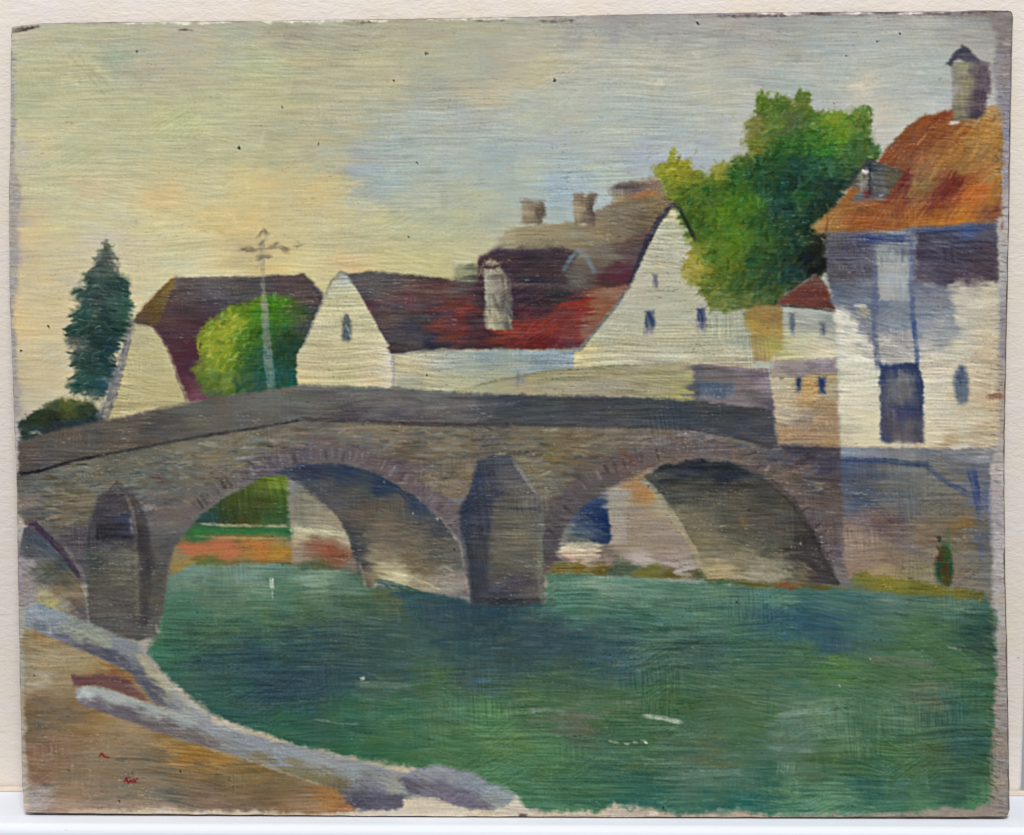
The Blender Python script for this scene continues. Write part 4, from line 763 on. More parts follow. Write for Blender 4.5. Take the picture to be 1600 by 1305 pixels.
region(PA, [(28, 692), (90, 672), (180, 654), (290, 630), (370, 617), (430, 608), (470, 602), (560, 604), (620, 607), (700, 612), (770, 616), (900, 619), (1000, 621), (1085, 626), (1140, 631), (1206, 641), (1216, 698), (1150, 684), (1100, 672), (1050, 668), (950, 665), (850, 664), (700, 662), (520, 656), (470, 656), (400, 670), (330, 680), (250, 694), (160, 711), (110, 722), (55, 737), (28, 742)], '''
60,700#5c5450;45,720#57504f;100,690#5b5550;200,670#605a54;300,650#615e57;250,670#57524e;400,630#696760;400,655#605c59;450,620#646661;500,630#66615e;600,630#696567;700,630#68646400;560,614#6f6f6a;760,635#535256;800,640#474c54;900,640#464850;950,650#4e4f54;1050,645#434a52;1150,650#464950;1190,672#4b4c54;650,650#5c575e;550,648#504a54;900,660#494b50;850,625#4d5050;1000,628#4a4e50;1100,636#484c52;680,618#6e6c66;1205,690#555054'''.replace('64646400', '646464'), ang=-.03, warp=(26, 4), amp=8, lu=90, lv=2.6, relief=.26, soft=3.5, e2=60)
stroke([(30, 740), (55, 738), (110, 722), (160, 711)], 5, '26222a', 1, PA, dry=.2, w2=4)
stroke([(160, 711), (250, 694), (330, 680), (400, 669), (470, 656)], 4.5, '2c2a30', .72, PA, dry=.22)
stroke([(470, 655), (520, 657), (620, 661), (700, 664), (800, 664)], 6, '38343e', .72, PA, dry=.22)
stroke([(800, 664), (950, 666), (1080, 670), (1150, 684), (1212, 698)], 5, '383a42', .68, PA, dry=.22)
stroke([(640, 641), (720, 634), (780, 632)], 3, '8a8688', .5, None, dry=.6, relief=.4)
stroke([(250, 668), (360, 648), (440, 624)], 4, '75716a', .4, None, dry=.7)
stroke([(470, 603), (560, 606), (700, 613)], 3, '6f7872', .55, None, dry=.6)
# arch rings (dabs set radially like voussoirs)
def ring(path, half, cols, n, label):
    k = part('arch_ring', BR, label)
    P = parse(cols)
    stroke(path, half*2, hexc('665c62'), .55, k, dry=.5, rough=2, soft=5)
    L = [0]
    for p, q in zip(path[:-1], path[1:]): L.append(L[-1]+math.dist(p, q))
    for t in np.linspace(.01, .99, n):
        s_ = t*L[-1]; i = min(np.searchsorted(L, s_)-1, len(path)-2); i = max(i, 0)
        f = (s_-L[i])/(L[i+1]-L[i]); (ax, ay), (bx, by) = path[i], path[i+1]
        x, y = ax+(bx-ax)*f, ay+(by-ay)*f
        an = math.atan2(by-ay, bx-ax)+math.pi/2
        c = idw(P, np.array([x], np.float32), np.array([y], np.float32), 40)[0]
        dab(x+RNG.randn()*1.5, y+RNG.randn()*1.5, half*RNG.uniform(.7, 1.05), RNG.uniform(2.4, 4), an+RNG.randn()*.08, c+RNG.randn()*15, .75, .3, 0, k)
ring([(290, 815), (312, 788), (350, 758), (390, 738), (430, 722), (470, 712), (520, 708), (570, 716), (610, 732), (650, 758), (685, 788), (712, 822)], 12,
     '300,800#645e5e;350,760#68625e;430,722#605a64;470,712#575362;520,708#5f5763;570,714#6f6468;620,738#6a5c64;665,768#60545e;700,800#6c6068', 62, None)
ring([(860, 838), (878, 798), (905, 764), (950, 732), (1000, 714), (1060, 702), (1110, 700), (1160, 712), (1205, 738), (1245, 775), (1278, 825), (1302, 880)], 12,
     '860,835#544e54;880,795#585054;910,760#5f5454;950,730#65564f;975,712#80503c;1000,714#655650;1060,703#6c5e58;1120,700#725f58;1180,722#725f54;1230,760#655850;1270,810#5a4e4c;1300,870#5c4f50', 40, None)
stroke([(970, 706), (982, 712)], 12, '84503a', .55, None, dry=.5)
stroke([(900, 742), (918, 762)], 4, '4c4248', .6, None); stroke([(990, 696), (996, 722)], 4, '4a4244', .5, None)
stroke([(1000, 690), (1060, 680), (1140, 684), (1200, 706)], 5, '837a76', .4, None, dry=.7)
# soffits
S1 = part('arch_soffit', BR)
region(S1, [(418, 744), (440, 732), (470, 726), (520, 724), (560, 730), (600, 745), (650, 775), (690, 810), (718, 850), (728, 890), (733, 934), (700, 930), (640, 920), (600, 908), (574, 920), (566, 892), (552, 862), (542, 830), (522, 804), (500, 784), (470, 758), (446, 744)], '''
480,736#36415c;430,738#50505a;540,740#38445a;600,756#333f54;650,790#3c4658;690,822#4b505c;500,765#4c5058;460,748#474c5a;560,768#54544f;620,790#5c584f;560,800#605852;520,790#5c5656;680,860#5e5b52;600,830#6e6455;640,840#665e51;552,830#50504f;545,835#4c4d50;600,860#7d705c;585,872#897d64;640,870#706452;568,880#484a4c;560,862#4b4c4e;600,890#a29a76;625,903#b3ac88;610,905#a8a07c;660,890#76684f;650,910#9a8f70;700,915#90867a;720,915#8a8078;712,870#625e58;690,840#595650;590,905#857a60;578,912#6a6052;730,925#6a6468''', ang=.15, warp=(7, 5), amp=9, lu=26, lv=2.4, relief=.25, soft=4, rough=2, e2=50)
dabs(S1, [(560, 760), (640, 800), (700, 850), (715, 915), (600, 895), (560, 840)], parse('560,770#54544f;620,800#5e5950;680,860#605c54;600,830#6e6455;600,870#85785f;620,900#aca480;700,910#8f8578'), 130, l=(6, 15), w=(1.6, 3.4), ang=(.15, .25), a=(.25, .6), jl=9, jt=4, relief=.3)
stroke([(460, 733), (520, 730), (570, 740), (620, 762), (660, 795)], 13, '343f56', .55, None, dry=.5)
stroke([(585, 890), (640, 900), (690, 922)], 3, 'c9c19c', .6, None, dry=.5, relief=.4); stroke([(596, 904), (640, 908)], 4, 'c4bc96', .6, None, dry=.5, relief=.4)
stroke([(542, 826), (556, 862), (564, 900)], 8, '4a4c50', .6, None, dry=.5); stroke([(562, 880), (572, 915)], 4, 'b0a98c', .55, None, dry=.6)
S2 = part('arch_soffit', BR)
region(S2, [(998, 748), (1040, 725), (1100, 717), (1150, 724), (1190, 742), (1238, 784), (1270, 830), (1295, 880), (1314, 914), (1200, 912), (1150, 906), (1105, 906), (1085, 858), (1060, 816), (1030, 776)], '''
1080,728#2b313d;1130,735#2c3341;1050,742#35393c;1100,760#4a4a46;1180,760#454441;1020,755#4c4c48;1060,775#505149;1150,800#5a564c;1090,810#6e6854;1060,800#78725c;1100,830#786e55;1150,830#575549;1200,820#56524a;1230,830#504b47;1100,870#8a7f60;1120,890#a8966c;1160,880#80785f;1200,860#58564a;1210,890#908a6c;1180,897#958f78;1250,850#3f3b3d;1270,880#453e40;1290,900#4c4546;1240,885#5c564c;1270,845#3e3a3c;1130,860#756d56;1140,899#94886c;1250,905#6a644f''', ang=.08, warp=(16, 6), amp=8, lu=30, lv=2.4, relief=.26, soft=4, rough=2, e2=50)
dabs(S2, [(1050, 760), (1180, 770), (1250, 850), (1240, 895), (1120, 895), (1080, 830)], parse('1060,775#505149;1150,800#5a564c;1090,810#6e6854;1150,830#625e50;1200,820#56524a;1100,870#8a7f60;1120,890#a8966c;1160,880#80785f;1210,890#908a6c;1240,880#5c564c'), 150, l=(6, 15), w=(1.6, 3.4), ang=(.08, .25), a=(.25, .6), jl=9, jt=4, relief=.3)
stroke([(1000, 748), (1020, 765), (1044, 795), (1064, 826)], 11, 'a09a80', .75, None, dry=.4); stroke([(1062, 822), (1084, 858), (1098, 898)], 8, 'b09f76', .7, None, dry=.4, relief=.35)
stroke([(1196, 744), (1240, 786), (1272, 836), (1300, 896)], 12, '3b3739', .55, None, dry=.4)
stroke([(1004, 764), (1016, 778)], 14, 'a87a42', .5, None, dry=.5); stroke([(1158, 808), (1166, 824)], 9, '80603a', .6, None)
for k in range(36): dab(RNG.uniform(1190, 1270), RNG.uniform(878, 905), 10, 2.2, .75, hexc('958f78')+RNG.randn()*12, .22, .3)
S0 = part('arch_soffit', BR)
region(S0, [(36, 824), (56, 814), (80, 838), (106, 870), (126, 904), (138, 944), (142, 980), (100, 965), (58, 950), (40, 960), (30, 860)], '''
50,822#5c5660;60,840#4e5668;75,850#4d5464;55,860#5a5d60;95,880#4c5256;80,890#565a50;60,885#646460;100,910#605c4f;90,925#806e58;110,930#857460;120,945#706256;70,935#a09876;80,950#a39c62;60,950#8f9a9a;130,960#645e62;40,880#948b92;36,920#8f878c;45,940#94909a;100,950#8a8880''', ang=.7, warp=(8, 5), amp=7, e2=30)
stroke([(42, 818), (54, 818), (82, 846), (108, 876), (126, 904)], 9, '46344a', .85, S0, dry=.3)
stroke([(100, 850), (126, 890), (138, 926)], 7, '8a8288', .55, None, dry=.6); stroke([(131, 912), (138, 934)], 6, 'a8a294', .75, None, dry=.4, relief=.4)
stroke([(60, 940), (80, 950), (100, 956)], 5, 'a09a44', .6, None, dry=.5)
# piers
P1 = part('pier', BR)
region(P1, [(152, 776), (165, 768), (190, 766), (206, 766), (222, 796), (234, 828), (240, 868), (258, 892), (256, 940), (246, 992), (215, 1002), (180, 996), (140, 985), (137, 940), (139, 890), (131, 848), (140, 815)], '''
165,782#504b54;160,800#494654;175,820#454252;150,830#4c4a52;192,815#40466a;180,795#514d58;200,785#585050;215,815#524d4c;222,840#4a464a;170,838#3e404a;150,848#4c4a52;160,862#565850;150,875#4a5250;180,880#635f54;190,900#6b6554;165,905#5a5752;160,925#5b5752;190,940#5c5756;213,870#706c5a;215,930#66624f;226,880#4e4a50;230,920#54524c;246,900#585650;160,962#5e5a57;225,965#53514e;190,970#5f5a58;250,930#5a5c52;240,980#5e605a''', warp=(10, 7), amp=8, e2=35, soft=4, ang=.02, relief=.24)
dabs(P1, [(145, 850), (235, 850), (245, 970), (150, 965)], BRP, 70, l=(7, 15), w=(2, 4), ang=(0, .3), a=(.25, .5), jl=8, jt=5)
stroke([(196, 770), (206, 792), (218, 822), (232, 840)], 9, '544d4c', .65, None, dry=.5); stroke([(192, 768), (200, 790)], 4, '463b48', .7, None)
stroke([(202, 808), (206, 832)], 6, '969aa6', .7, None, dry=.4); stroke([(136, 842), (160, 836), (204, 836)], 5, '3a3b46', .7, None, dry=.4)
stroke([(213, 840), (214, 900), (214, 965)], 5, '7d7866', .5, None, dry=.6); stroke([(228, 830), (230, 890)], 11, '48444c', .5, None, dry=.5)
stroke([(243, 975), (248, 990)], 5, 'b0ae9c', .55, None, dry=.5); stroke([(134, 930), (140, 980)], 4, 'a49e94', .5, None, dry=.6); stroke([(150, 872), (166, 876)], 10, '40484c', .5, None)
P2 = part('pier', BR)
region(P2, [(745, 722), (768, 712), (798, 712), (818, 738), (840, 770), (852, 800), (852, 828), (846, 842), (849, 900), (849, 942), (800, 946), (736, 942), (730, 890), (724, 842), (716, 800), (734, 770)], '''
760,732#4a4f5d;755,752#3f4864;790,742#5b585c;775,725#4f5058;740,790#414864;735,820#3c455c;760,802#52525a;800,790#5b5753;830,792#605c56;820,770#625e5a;760,850#5a5652;800,830#6c6654;790,860#656054;820,870#5b5652;750,880#52505a;740,900#474a56;730,850#4a4e58;780,900#56525a;810,910#544f5a;790,932#40434e;760,930#444852;842,880#75705c;840,930#5c5856;842,840#6c6a62;845,815#666468;770,875#5c584f;810,800#6a6458''', warp=(12, 7), amp=8, e2=40, soft=4, ang=.02, relief=.24)
dabs(P2, [(740, 800), (840, 800), (840, 925), (745, 925)], parse('740,790#414864;760,850#5a5652;800,830#6c6654;790,860#656054;820,870#5b5652;740,900#474a56;780,900#56525a;810,910#544f5a;790,932#40434e'), 90, l=(7, 15), w=(2, 4), ang=(0, .2), a=(.25, .55), jl=8, jt=5)
stroke([(752, 720), (750, 745), (738, 772)], 12, '3f4866', .6, None, dry=.5); stroke([(803, 722), (820, 746), (838, 772)], 6, '89857c', .6, None, dry=.5)
stroke([(738, 776), (730, 800), (732, 840)], 14, '3c4560', .6, None, dry=.5); stroke([(840, 776), (842, 800)], 8, '4a5060', .5, None, dry=.5)
stroke([(839, 832), (842, 880), (844, 940)], 6, '757260', .55, None, dry=.5); stroke([(846, 840), (848, 945)], 3, '5c8070', .6, None, dry=.5)
stroke([(724, 840), (730, 880), (734, 930)], 3, '8d888a', .55, None, dry=.6); stroke([(838, 790), (852, 772), (868, 752)], 6, '8a867e', .35, None, dry=.6)
stroke([(772, 790), (836, 794)], 3, '4a4648', .4, None, dry=.6); stroke([(740, 842), (800, 838)], 3, '4a4848', .4, None, dry=.6)
region(None, [(148, 838), (156, 806), (167, 774), (194, 769), (203, 800), (207, 838), (176, 834)], '165,782#464250;160,805#423f4e;172,825#3a3a4a;195,820#3c4266;190,790#484452;152,834#33343e', soft=3.5, rough=1.6, amp=8, ang=.05, alpha=.85)
region(None, [(207, 776), (216, 800), (232, 838), (238, 872), (234, 960), (222, 985), (219, 880), (212, 830)], '212,800#514a49;222,840#423d43;228,880#444046;228,930#4a4744;226,970#4a4748', soft=5, rough=2, amp=8, ang=1.4, alpha=.75)
stroke([(170, 770), (184, 757), (198, 768)], 9, '4a4650', .8, P1, dry=.3)
stroke([(196, 772), (208, 800), (213, 836)], 5, '77716a', .6, None, dry=.3); stroke([(146, 842), (176, 838), (208, 840)], 4, '2b2c34', .85, None, dry=.25)
region(None, [(748, 722), (768, 714), (776, 740), (770, 780), (764, 840), (758, 920), (740, 936), (732, 890), (724, 842), (720, 800), (736, 768)], '755,730#404656;745,760#384260;730,800#353e58;745,820#3e4458;738,870#3f424e;748,910#3e414c;765,760#4a4a56', soft=7, rough=3, amp=8, ang=1.4, alpha=.8)
region(None, [(772, 800), (842, 796), (844, 840), (842, 896), (770, 900)], '790,810#5f5a50;815,830#716a56;790,860#6a6456;820,860#625c50;780,890#565248;836,830#5d5a54', soft=9, rough=4, amp=10, ang=.05, alpha=.7)
stroke([(740, 786), (790, 796), (842, 796)], 4, '3e3c44', .65, None, dry=.35); stroke([(800, 716), (822, 748), (842, 776)], 5, '827e76', .4, None, dry=.5)
stroke([(738, 938), (790, 940), (846, 938)], 9, '2f343c', .7, None, dry=.3)
# loose stone courses on the spandrels
for k in range(210):
    x = RNG.uniform(40, 1300); y = RNG.uniform(690, 850)
    j_, i_ = int(np.clip((y-30)/1243*NJ, 0, NJ-1)), int(np.clip((x-20)/1556*NI, 0, NI-1))
    if LAB[j_, i_] != BR: continue
    dab(x, y, RNG.uniform(6, 13), RNG.uniform(1, 1.8), RNG.normal(-.03, .1), hexc('3c3a3c') if RNG.rand() < .6 else hexc('918a78'), RNG.uniform(.3, .65), .35, .05)
# water line under the pier and vault
stroke([(588, 908), (620, 914), (660, 928), (700, 938)], 8, '1f4f46', .8, RI, dry=.4, w2=4); stroke([(735, 944), (800, 948), (848, 945)], 6, '2d4048', .7, None, dry=.5)
stroke([(250, 965), (252, 985)], 5, '5c8470', .5, None, dry=.6)

# --- river bank with its coping stones
BA = part('painted_riverbank', None, 'sandy brown riverbank in the lower left corner')
BAP = parse('''50,1000#a89060;90,1030#af986c;50,1050#ac946a;60,990#a3702e;48,985#94825c;120,1030#aa9260;150,1035#a58850;170,1042#9e652c;100,1062#a88a58;60,1062#bba985;60,1085#95744e;130,1065#a07e4c;60,1110#8b6c48;100,1110#866c4a;60,1130#806a4a;130,1130#9c743c;160,1122#ac7c3e;100,1160#94724e;200,1165#947854;60,1170#9a6e4e;200,1147#a88654;260,1162#a27632;300,1180#ae7524;340,1192#b07a2c;240,1182#8b7452;150,1200#947854;60,1210#9c6e4e;100,1230#947854;200,1240#857454;270,1250#746b54;250,1210#857254;330,1230#80644a;350,1215#8b7442;60,1245#ab9a90;100,1256#ae8664;200,1256#aa886c;400,1212#8b6c32;420,1240#86643c;480,1250#9c764c;512,1246#b27634;540,1256#a66e3c;380,1250#8a6c4c;330,1262#946e52;260,1266#aa886c;450,1225#8a6e3e;60,1195#96704c;190,1120#a08458''')
region(BA, [(36, 982), (60, 986), (120, 1008), (180, 1036), (210, 1054), (240, 1094), (262, 1104), (330, 1140), (480, 1200), (560, 1236), (556, 1266), (520, 1272), (400, 1266), (300, 1268), (250, 1262), (120, 1266), (80, 1272), (44, 1268), (40, 1150), (38, 1060)], BAP, soft=5, rough=3, ang=.02, warp=(20, 7), amp=9, lu=60, lv=2.6, relief=.22, e2=90)
dabs(BA, [(48, 1000), (180, 1050), (300, 1150), (530, 1235), (520, 1262), (50, 1258)], BAP, 420, l=(10, 24), w=(2.5, 6), ang=(.03, .18), a=(.2, .5), jl=8, jt=7, relief=.22)
region(None, [(112, 1056), (160, 1052), (200, 1062), (226, 1088), (228, 1096), (190, 1084), (150, 1072), (116, 1070)], '120,1062#7c4c4c;170,1062#80524c;210,1080#865a50;190,1072#7a5048', soft=4, rough=2, amp=7, warp=(8, 3)); stroke([(118, 1056), (180, 1052), (208, 1060)], 6, '94603e', .5, None, dry=.5)
stroke([(150, 1030), (178, 1046), (205, 1060)], 5, 'a3692e', .6, None, dry=.5); stroke([(42, 986), (80, 994), (112, 1010)], 5, 'a56f2c', .6, None, dry=.5)
for x, y in [(56, 1094), (70, 1096), (60, 1130), (68, 1124), (72, 1226), (78, 1228), (192, 1246), (205, 1244), (270, 1250), (282, 1248), (190, 1188), (310, 1196)]: dab(x, y, 9, 3, .05, hexc('6a665c'), .5, .25)
stroke([(180, 1185), (240, 1186), (300, 1192), (330, 1196)], 2, '5f5646', .6, None, dry=.4)
stroke([(250, 1166), (300, 1176), (350, 1190)], 8, 'b07620', .55, None, dry=.5)
CO = part('coping', BA, 'pale blue-grey coping edge nearest the bridge')
region(CO, [(40, 952), (56, 944), (66, 944), (120, 966), (170, 985), (214, 1006), (232, 1030), (258, 1064), (290, 1092), (330, 1118), (330, 1134), (282, 1116), (238, 1096), (208, 1054), (150, 1026), (100, 1004), (60, 988), (40, 978)], '''
50,962#98a0a6;70,966#90999f;100,980#8d9890;130,990#959a82;160,1000#9a9c84;185,1010#868c90;60,980#7f8288;100,998#747680;140,1014#63606a;170,1026#5e5a66;190,1036#68646c;205,1016#838a90;225,1030#a7a078;240,1050#aea77c;255,1070#a8a184;215,1046#6a6872;228,1070#62606c;242,1088#6c6a70;262,1084#9a9a92;285,1102#9fa094;310,1122#9a9c96;270,1104#84848a''', ang=.45, warp=(14, 3), amp=7, e2=25, soft=4, relief=.28)
stroke([(140, 1012), (176, 1024), (204, 1042), (226, 1074), (246, 1096)], 11, '5f5c68', .65, None, dry=.5); stroke([(214, 1022), (240, 1052), (266, 1082)], 8, 'b0a87c', .7, None, dry=.5, relief=.35)
stroke([(78, 975), (80, 992)], 4, 'b5bcb8', .6, None, dry=.4); stroke([(90, 974), (150, 996), (196, 1012)], 5, 'a0a488', .5, None, dry=.6)
for k in range(26): t = k/25; dab(262+t*60+RNG.randn()*3, 1070+t*48+RNG.randn()*3, 8, 1.6, .2, hexc('b5b4a4')+RNG.randn()*12, .55, .4)
CL = part('coping', BA, 'long pale grey coping stone running to the bottom edge')
region(CL, [(118, 1080), (132, 1072), (160, 1074), (220, 1094), (300, 1118), (380, 1146), (470, 1166), (560, 1190), (640, 1208), (696, 1226), (690, 1240), (630, 1250), (560, 1246), (540, 1240), (440, 1206), (340, 1174), (240, 1142), (160, 1112), (120, 1098)], '''
130,1082#b9bab0;150,1080#a9ada4;200,1094#a4a8a0;250,1112#a0a49a;300,1130#9ea29c;350,1146#969a9c;400,1158#969c9e;450,1174#92989a;500,1190#949896;560,1204#8e9492;620,1220#989684;660,1228#8a8a90
124,1096#857a7c;150,1102#7a6c6e;200,1116#77686a;250,1130#7c6c68;300,1146#7e6e62;340,1158#877a6c;400,1186#8d805e;450,1200#8e8058;500,1218#86784a;540,1232#7d6c48;580,1234#7c7c84;360,1160#8a8a88;430,1184#909494''', ang=.32, warp=(22, 3), amp=7, lu=80, relief=.3, e2=16, p=2.0, soft=4)
stroke([(126, 1099), (200, 1122), (290, 1150), (350, 1170)], 9, '756668', .55, None, dry=.5); stroke([(128, 1080), (170, 1084), (240, 1106), (310, 1128)], 9, 'b0b3aa', .5, None, dry=.5)
stroke([(320, 1136), (400, 1160), (480, 1182), (560, 1206)], 13, '989fa2', .5, None, dry=.55, relief=.35)
stroke([(330, 1172), (400, 1192), (500, 1226)], 4, 'b8a878', .55, None, dry=.6); dab(127, 1086, 9, 5, -.8, hexc('c9cac2'), .7, .5)
CB = part('coping', BA, 'mauve-grey end of the coping at the bottom edge')
region(CB, [(622, 1216), (652, 1200), (690, 1194), (740, 1210), (790, 1232), (808, 1246), (800, 1258), (770, 1266), (720, 1262), (690, 1252), (640, 1240)], '650,1210#8f9096;690,1202#959a9c;730,1220#8d9498;770,1238#8c9898;795,1250#9aa49e;640,1226#6c6672;680,1232#78727e;720,1248#7a6e80;750,1260#6f6c78;690,1246#807480;790,1258#8a9088', ang=.4, warp=(16, 4), amp=8, e2=30, soft=5, rough=3, relief=.28)
region(CB, [(530, 1234), (580, 1232), (634, 1244), (630, 1262), (590, 1268), (552, 1262), (540, 1252)], '545,1240#6c666e;580,1242#66626e;620,1250#605c6a;560,1256#5c5864;600,1262#645e66', ang=.2, soft=5, rough=4, amp=9)
BP = [(0, 0, hexc('c3b8a4'))]
region(BARE, [(632, 1250), (646, 1246), (690, 1258), (756, 1270), (700, 1280), (600, 1280), (560, 1272), (600, 1268), (630, 1264)], BP, soft=4, rough=3, amp=8)
region(BARE, [(796, 1258), (806, 1242), (818, 1256), (834, 1272), (800, 1280), (770, 1270)], BP, soft=4, rough=3, amp=8)
# signature
SG = part('signature', None, 'small dark red brush marks at lower left')
for p_ in [[(155, 1182), (160, 1178), (163, 1182)], [(164, 1183), (171, 1184)], [(194, 1222), (198, 1218), (200, 1223)], [(201, 1222), (204, 1219), (207, 1222)], [(209, 1217), (211, 1222), (213, 1217), (215, 1216)], [(196, 1216), (203, 1215)], [(157, 1177), (159, 1180)]]:
    stroke(p_, 2.6, '86242a', .95, SG, soft=1.4, rough=.4, dry=.1, relief=.4)
# --- specks, flaws, ragged rims
for x, y, r_ in [(374, 232, 2.6), (214, 81, 1.5), (665, 84, 2.4), (616, 127, 1.8), (498, 225, 1.7), (652, 255, 1.4), (441, 168, 1.4), (866, 126, 2), (1090, 37, 2.4), (76, 511, 1.7), (33, 548, 1.6), (638, 371, 1.2), (1406, 53, 2), (1370, 65, 1.2), (1322, 87, 1.2), (1303, 161, 1), (282, 1205, 1.6), (187, 1252, 1.3), (108, 1204, 1.4), (1151, 940, 2.4), (1037, 1262, 2), (710, 859, 1.5), (54, 1056, 1.4), (1226, 407, 2), (667, 587, 1.4), (1013, 761, 1.5), (1170, 797, 1.5), (1129, 840, 1.2)]:
    dab(x, y, r_+.4, r_*.85, 1.2, hexc('1c1a1a'), 1.3, -.3)
for x, y, r_ in [(600, 752, 1.8), (645, 802, 1.4), (683, 812, 1.6), (700, 830, 1.4), (1083, 1012, 1.8), (1312, 1072, 1.6), (1360, 1030, 1.4), (1500, 1014, 2), (1251, 850, 1.5), (866, 695, 1.2)]: dab(x, y, r_+.6, r_*.7, 1.3, hexc('c0bdae'), .8, .4)
rs = np.random.RandomState(8)
for k in range(260):   # dark ticks and bristle marks on the bare right rim
    y = rs.uniform(60, 1270); xr = np.interp(y, [q[1] for q in RIGHT], [q[0] for q in RIGHT])
    dab(xr-rs.uniform(2, 20), y, rs.uniform(3, 11), 1.0, .12+rs.randn()*.08, hexc('5e5252')+rs.randn()*10 if rs.rand() < .5 else hexc('bdb4ac'), .45, .25*(-1 if rs.rand() < .5 else 1))
for k in range(150):
    y = rs.uniform(60, 1270); xl = np.interp(-y, [-q[1] for q in LEFT], [q[0] for q in LEFT])
    dab(xl+rs.uniform(1, 9), y, rs.uniform(2, 7), 1.0, .1+rs.randn()*.1, hexc('645c58')+rs.randn()*10 if rs.rand() < .45 else hexc('c4bcb2'), .4, .25)
for a_, b_ in [(190, 240), (250, 300), (310, 362), (410, 470), (470, 545), (560, 604), (668, 730), (738, 800), (1180, 1250), (1300, 1365), (1400, 1480)]:
    yy = np.interp((a_+b_)/2, [q[0] for q in TOP], [q[1] for q in TOP])+3
    stroke([(a_, np.interp(a_, [q[0] for q in TOP], [q[1] for q in TOP])+3), (b_, np.interp(b_, [q[0] for q in TOP], [q[1] for q in TOP])+3)], 3.2, 'e8e2d4', .85, None, soft=1.5, rough=1.8, dry=.5)
for a_, b_, o in [(18, 62, 6), (560, 590, 6), (740, 790, 6), (1120, 1230, 6), (1260, 1300, 4), (1370, 1410, 3), (1440, 1485, 4), (280, 300, 14), (840, 900, 8), (1500, 1580, 2)]:
    f_ = lambda q: np.interp(q, [w_[0] for w_ in TOP], [w_[1] for w_ in TOP])+o
    stroke([(a_, f_(a_)), (b_, f_(b_))], 3.0, '4a3c38', .7, None, soft=1.5, rough=1.6, dry=.5)
stroke([(19, 50), (40, 46), (58, 41)], 5, '3a322e', .85, None, dry=.3, relief=-.4)
dab(818, 1274, 8, 4, .05, hexc('4f3c30'), .9, .4)

# tune the pigments of each painted thing: saturation, strength, contrast
def family(k):
    out = [k]
    for i, (n_, p_, l_) in enumerate(PARTS):
        if p_ in out: out.append(i)
    return out
def tune(k, sat=1.0, gain=1.0, con=1.0, only=False):
    m = np.isin(LAB, [k] if only else family(k))
    c = C[m]; l = (c*np.array([.3, .59, .11], np.float32)).sum(-1, keepdims=True)
    c = l + (c-l)*sat
    mean = c.mean(0)
    C[m] = np.clip((mean + (c-mean)*con)*gain, 3, 250)
tune(SKY, .90, 1.02, 1.05); tune(RI, .80, 1.03, 1.08); tune(BR, .80, .95, 1.2); tune(P1, .78, 1, 1.05, True); tune(P2, .78, 1.02, 1.05, True); tune(LW, .9, .93, 1.12); tune(BA, .68, .95, 1.13); tune(HB, .86, .99, 1.08); tune(HC, .95, .97, 1.18)
tune(TR, 1.03, .87, 1.28); tune(GB, 1.1, 1.04, 1.2); tune(CON, 1.0, .88, 1.25); tune(RF, 1.1, .93, 1.15, True); tune(HH, .84, .95, 1.10); tune(EM, .76, .95, 1.3); tune(GA, .86, .96, 1.1)
tune(BUS, 1, .9, 1.25); tune(HE, 1.0, .925, 1.05); tune(DO, .72, .98, .95, True); tune(HA, 1, .935, 1.05, True); tune(HB, 1.04, .945, 1.05, True); tune(HF, 1, .95, 1.1); tune(HBR, 1, .95, 1.15, True); tune(HAR, 1, .93, 1.15, True); tune(FW, .86, .96, 1.12)
C[np.isin(LAB, family(BR))] *= np.array([1.01, 1.0, .975], np.float32)
C[LAB == TR] *= np.array([.97, 1.0, .82], np.float32)
C[np.isin(LAB, [HE, HA])] *= np.array([1, 1, .96], np.float32)
C[LAB == SKY] *= np.array([1.0, 1.0, .965], np.float32)

# wet paint drags across the edges: jitter the pigment a little along the bristles, then let it blend
def drag(A, amp_i, amp_j, sd):
    jj_, ii_ = np.mgrid[0:NJ, 0:NI]
    di = amp_i*(noise(X/5, Y/3, sd)+.8*noise(X/16, Y/2.2, sd+1)); dj = amp_j*(noise(X/4, Y/4, sd+2)+.6*noise(X/13, Y/7, sd+3))
    return A[np.clip(jj_+np.rint(dj).astype(int), 0, NJ-1), np.clip(ii_+np.rint(di).astype(int), 0, NI-1)]
soft_ = .62*C + .38*drag(C, 1.7, 1.1, 401)
bl_ = soft_.copy()
for ax_ in (0, 1): bl_ = .5*bl_ + .25*(np.roll(bl_, 1, ax_)+np.roll(bl_, -1, ax_))
keep_ = (LAB == SG)[..., None]
C[:] = np.where(keep_, C, .65*soft_ + .35*bl_)

# a bristle grain runs through the whole surface (the primed board was brushed crosswise)
g1 = 0.75*streak(X, Y, -0.015, 70, 2.3, 301) + 0.55*streak(X, Y, 0.03, 30, 2.0, 302) + 0.35*noise(X/2.3, Y/2.1, 303)
g2 = 0.8*streak(X, Y, 0.16, 34, 2.1, 311) + 0.5*streak(X, Y, 0.3, 16, 2.0, 312)
g3 = 0.8*streak(X, Y, -0.5, 26, 2.2, 313) + 0.5*noise(X/2, Y/2, 314)
g4 = 0.8*streak(X, Y, 1.54, 40, 2.1, 315) + 0.4*streak(X, Y, 1.4, 15, 2.0, 316)
def soft01(v): v = np.clip(v, 0, 1); return v*v*(3-2*v)
m2 = soft01(noise(X/95, Y/60, 321)*1.6 + np.where(X > 1150, .25, -.15)); m3 = soft01(noise(X/60, Y/60, 322)*2.2-.75); m4 = soft01(noise(X/75, Y/55, 323)*2.0 - .75 + np.where((LAB == RI), .3, 0))*(1-.75*(LAB == SKY))
wts = 1 + m2 + 1.2*m3 + 1.2*m4
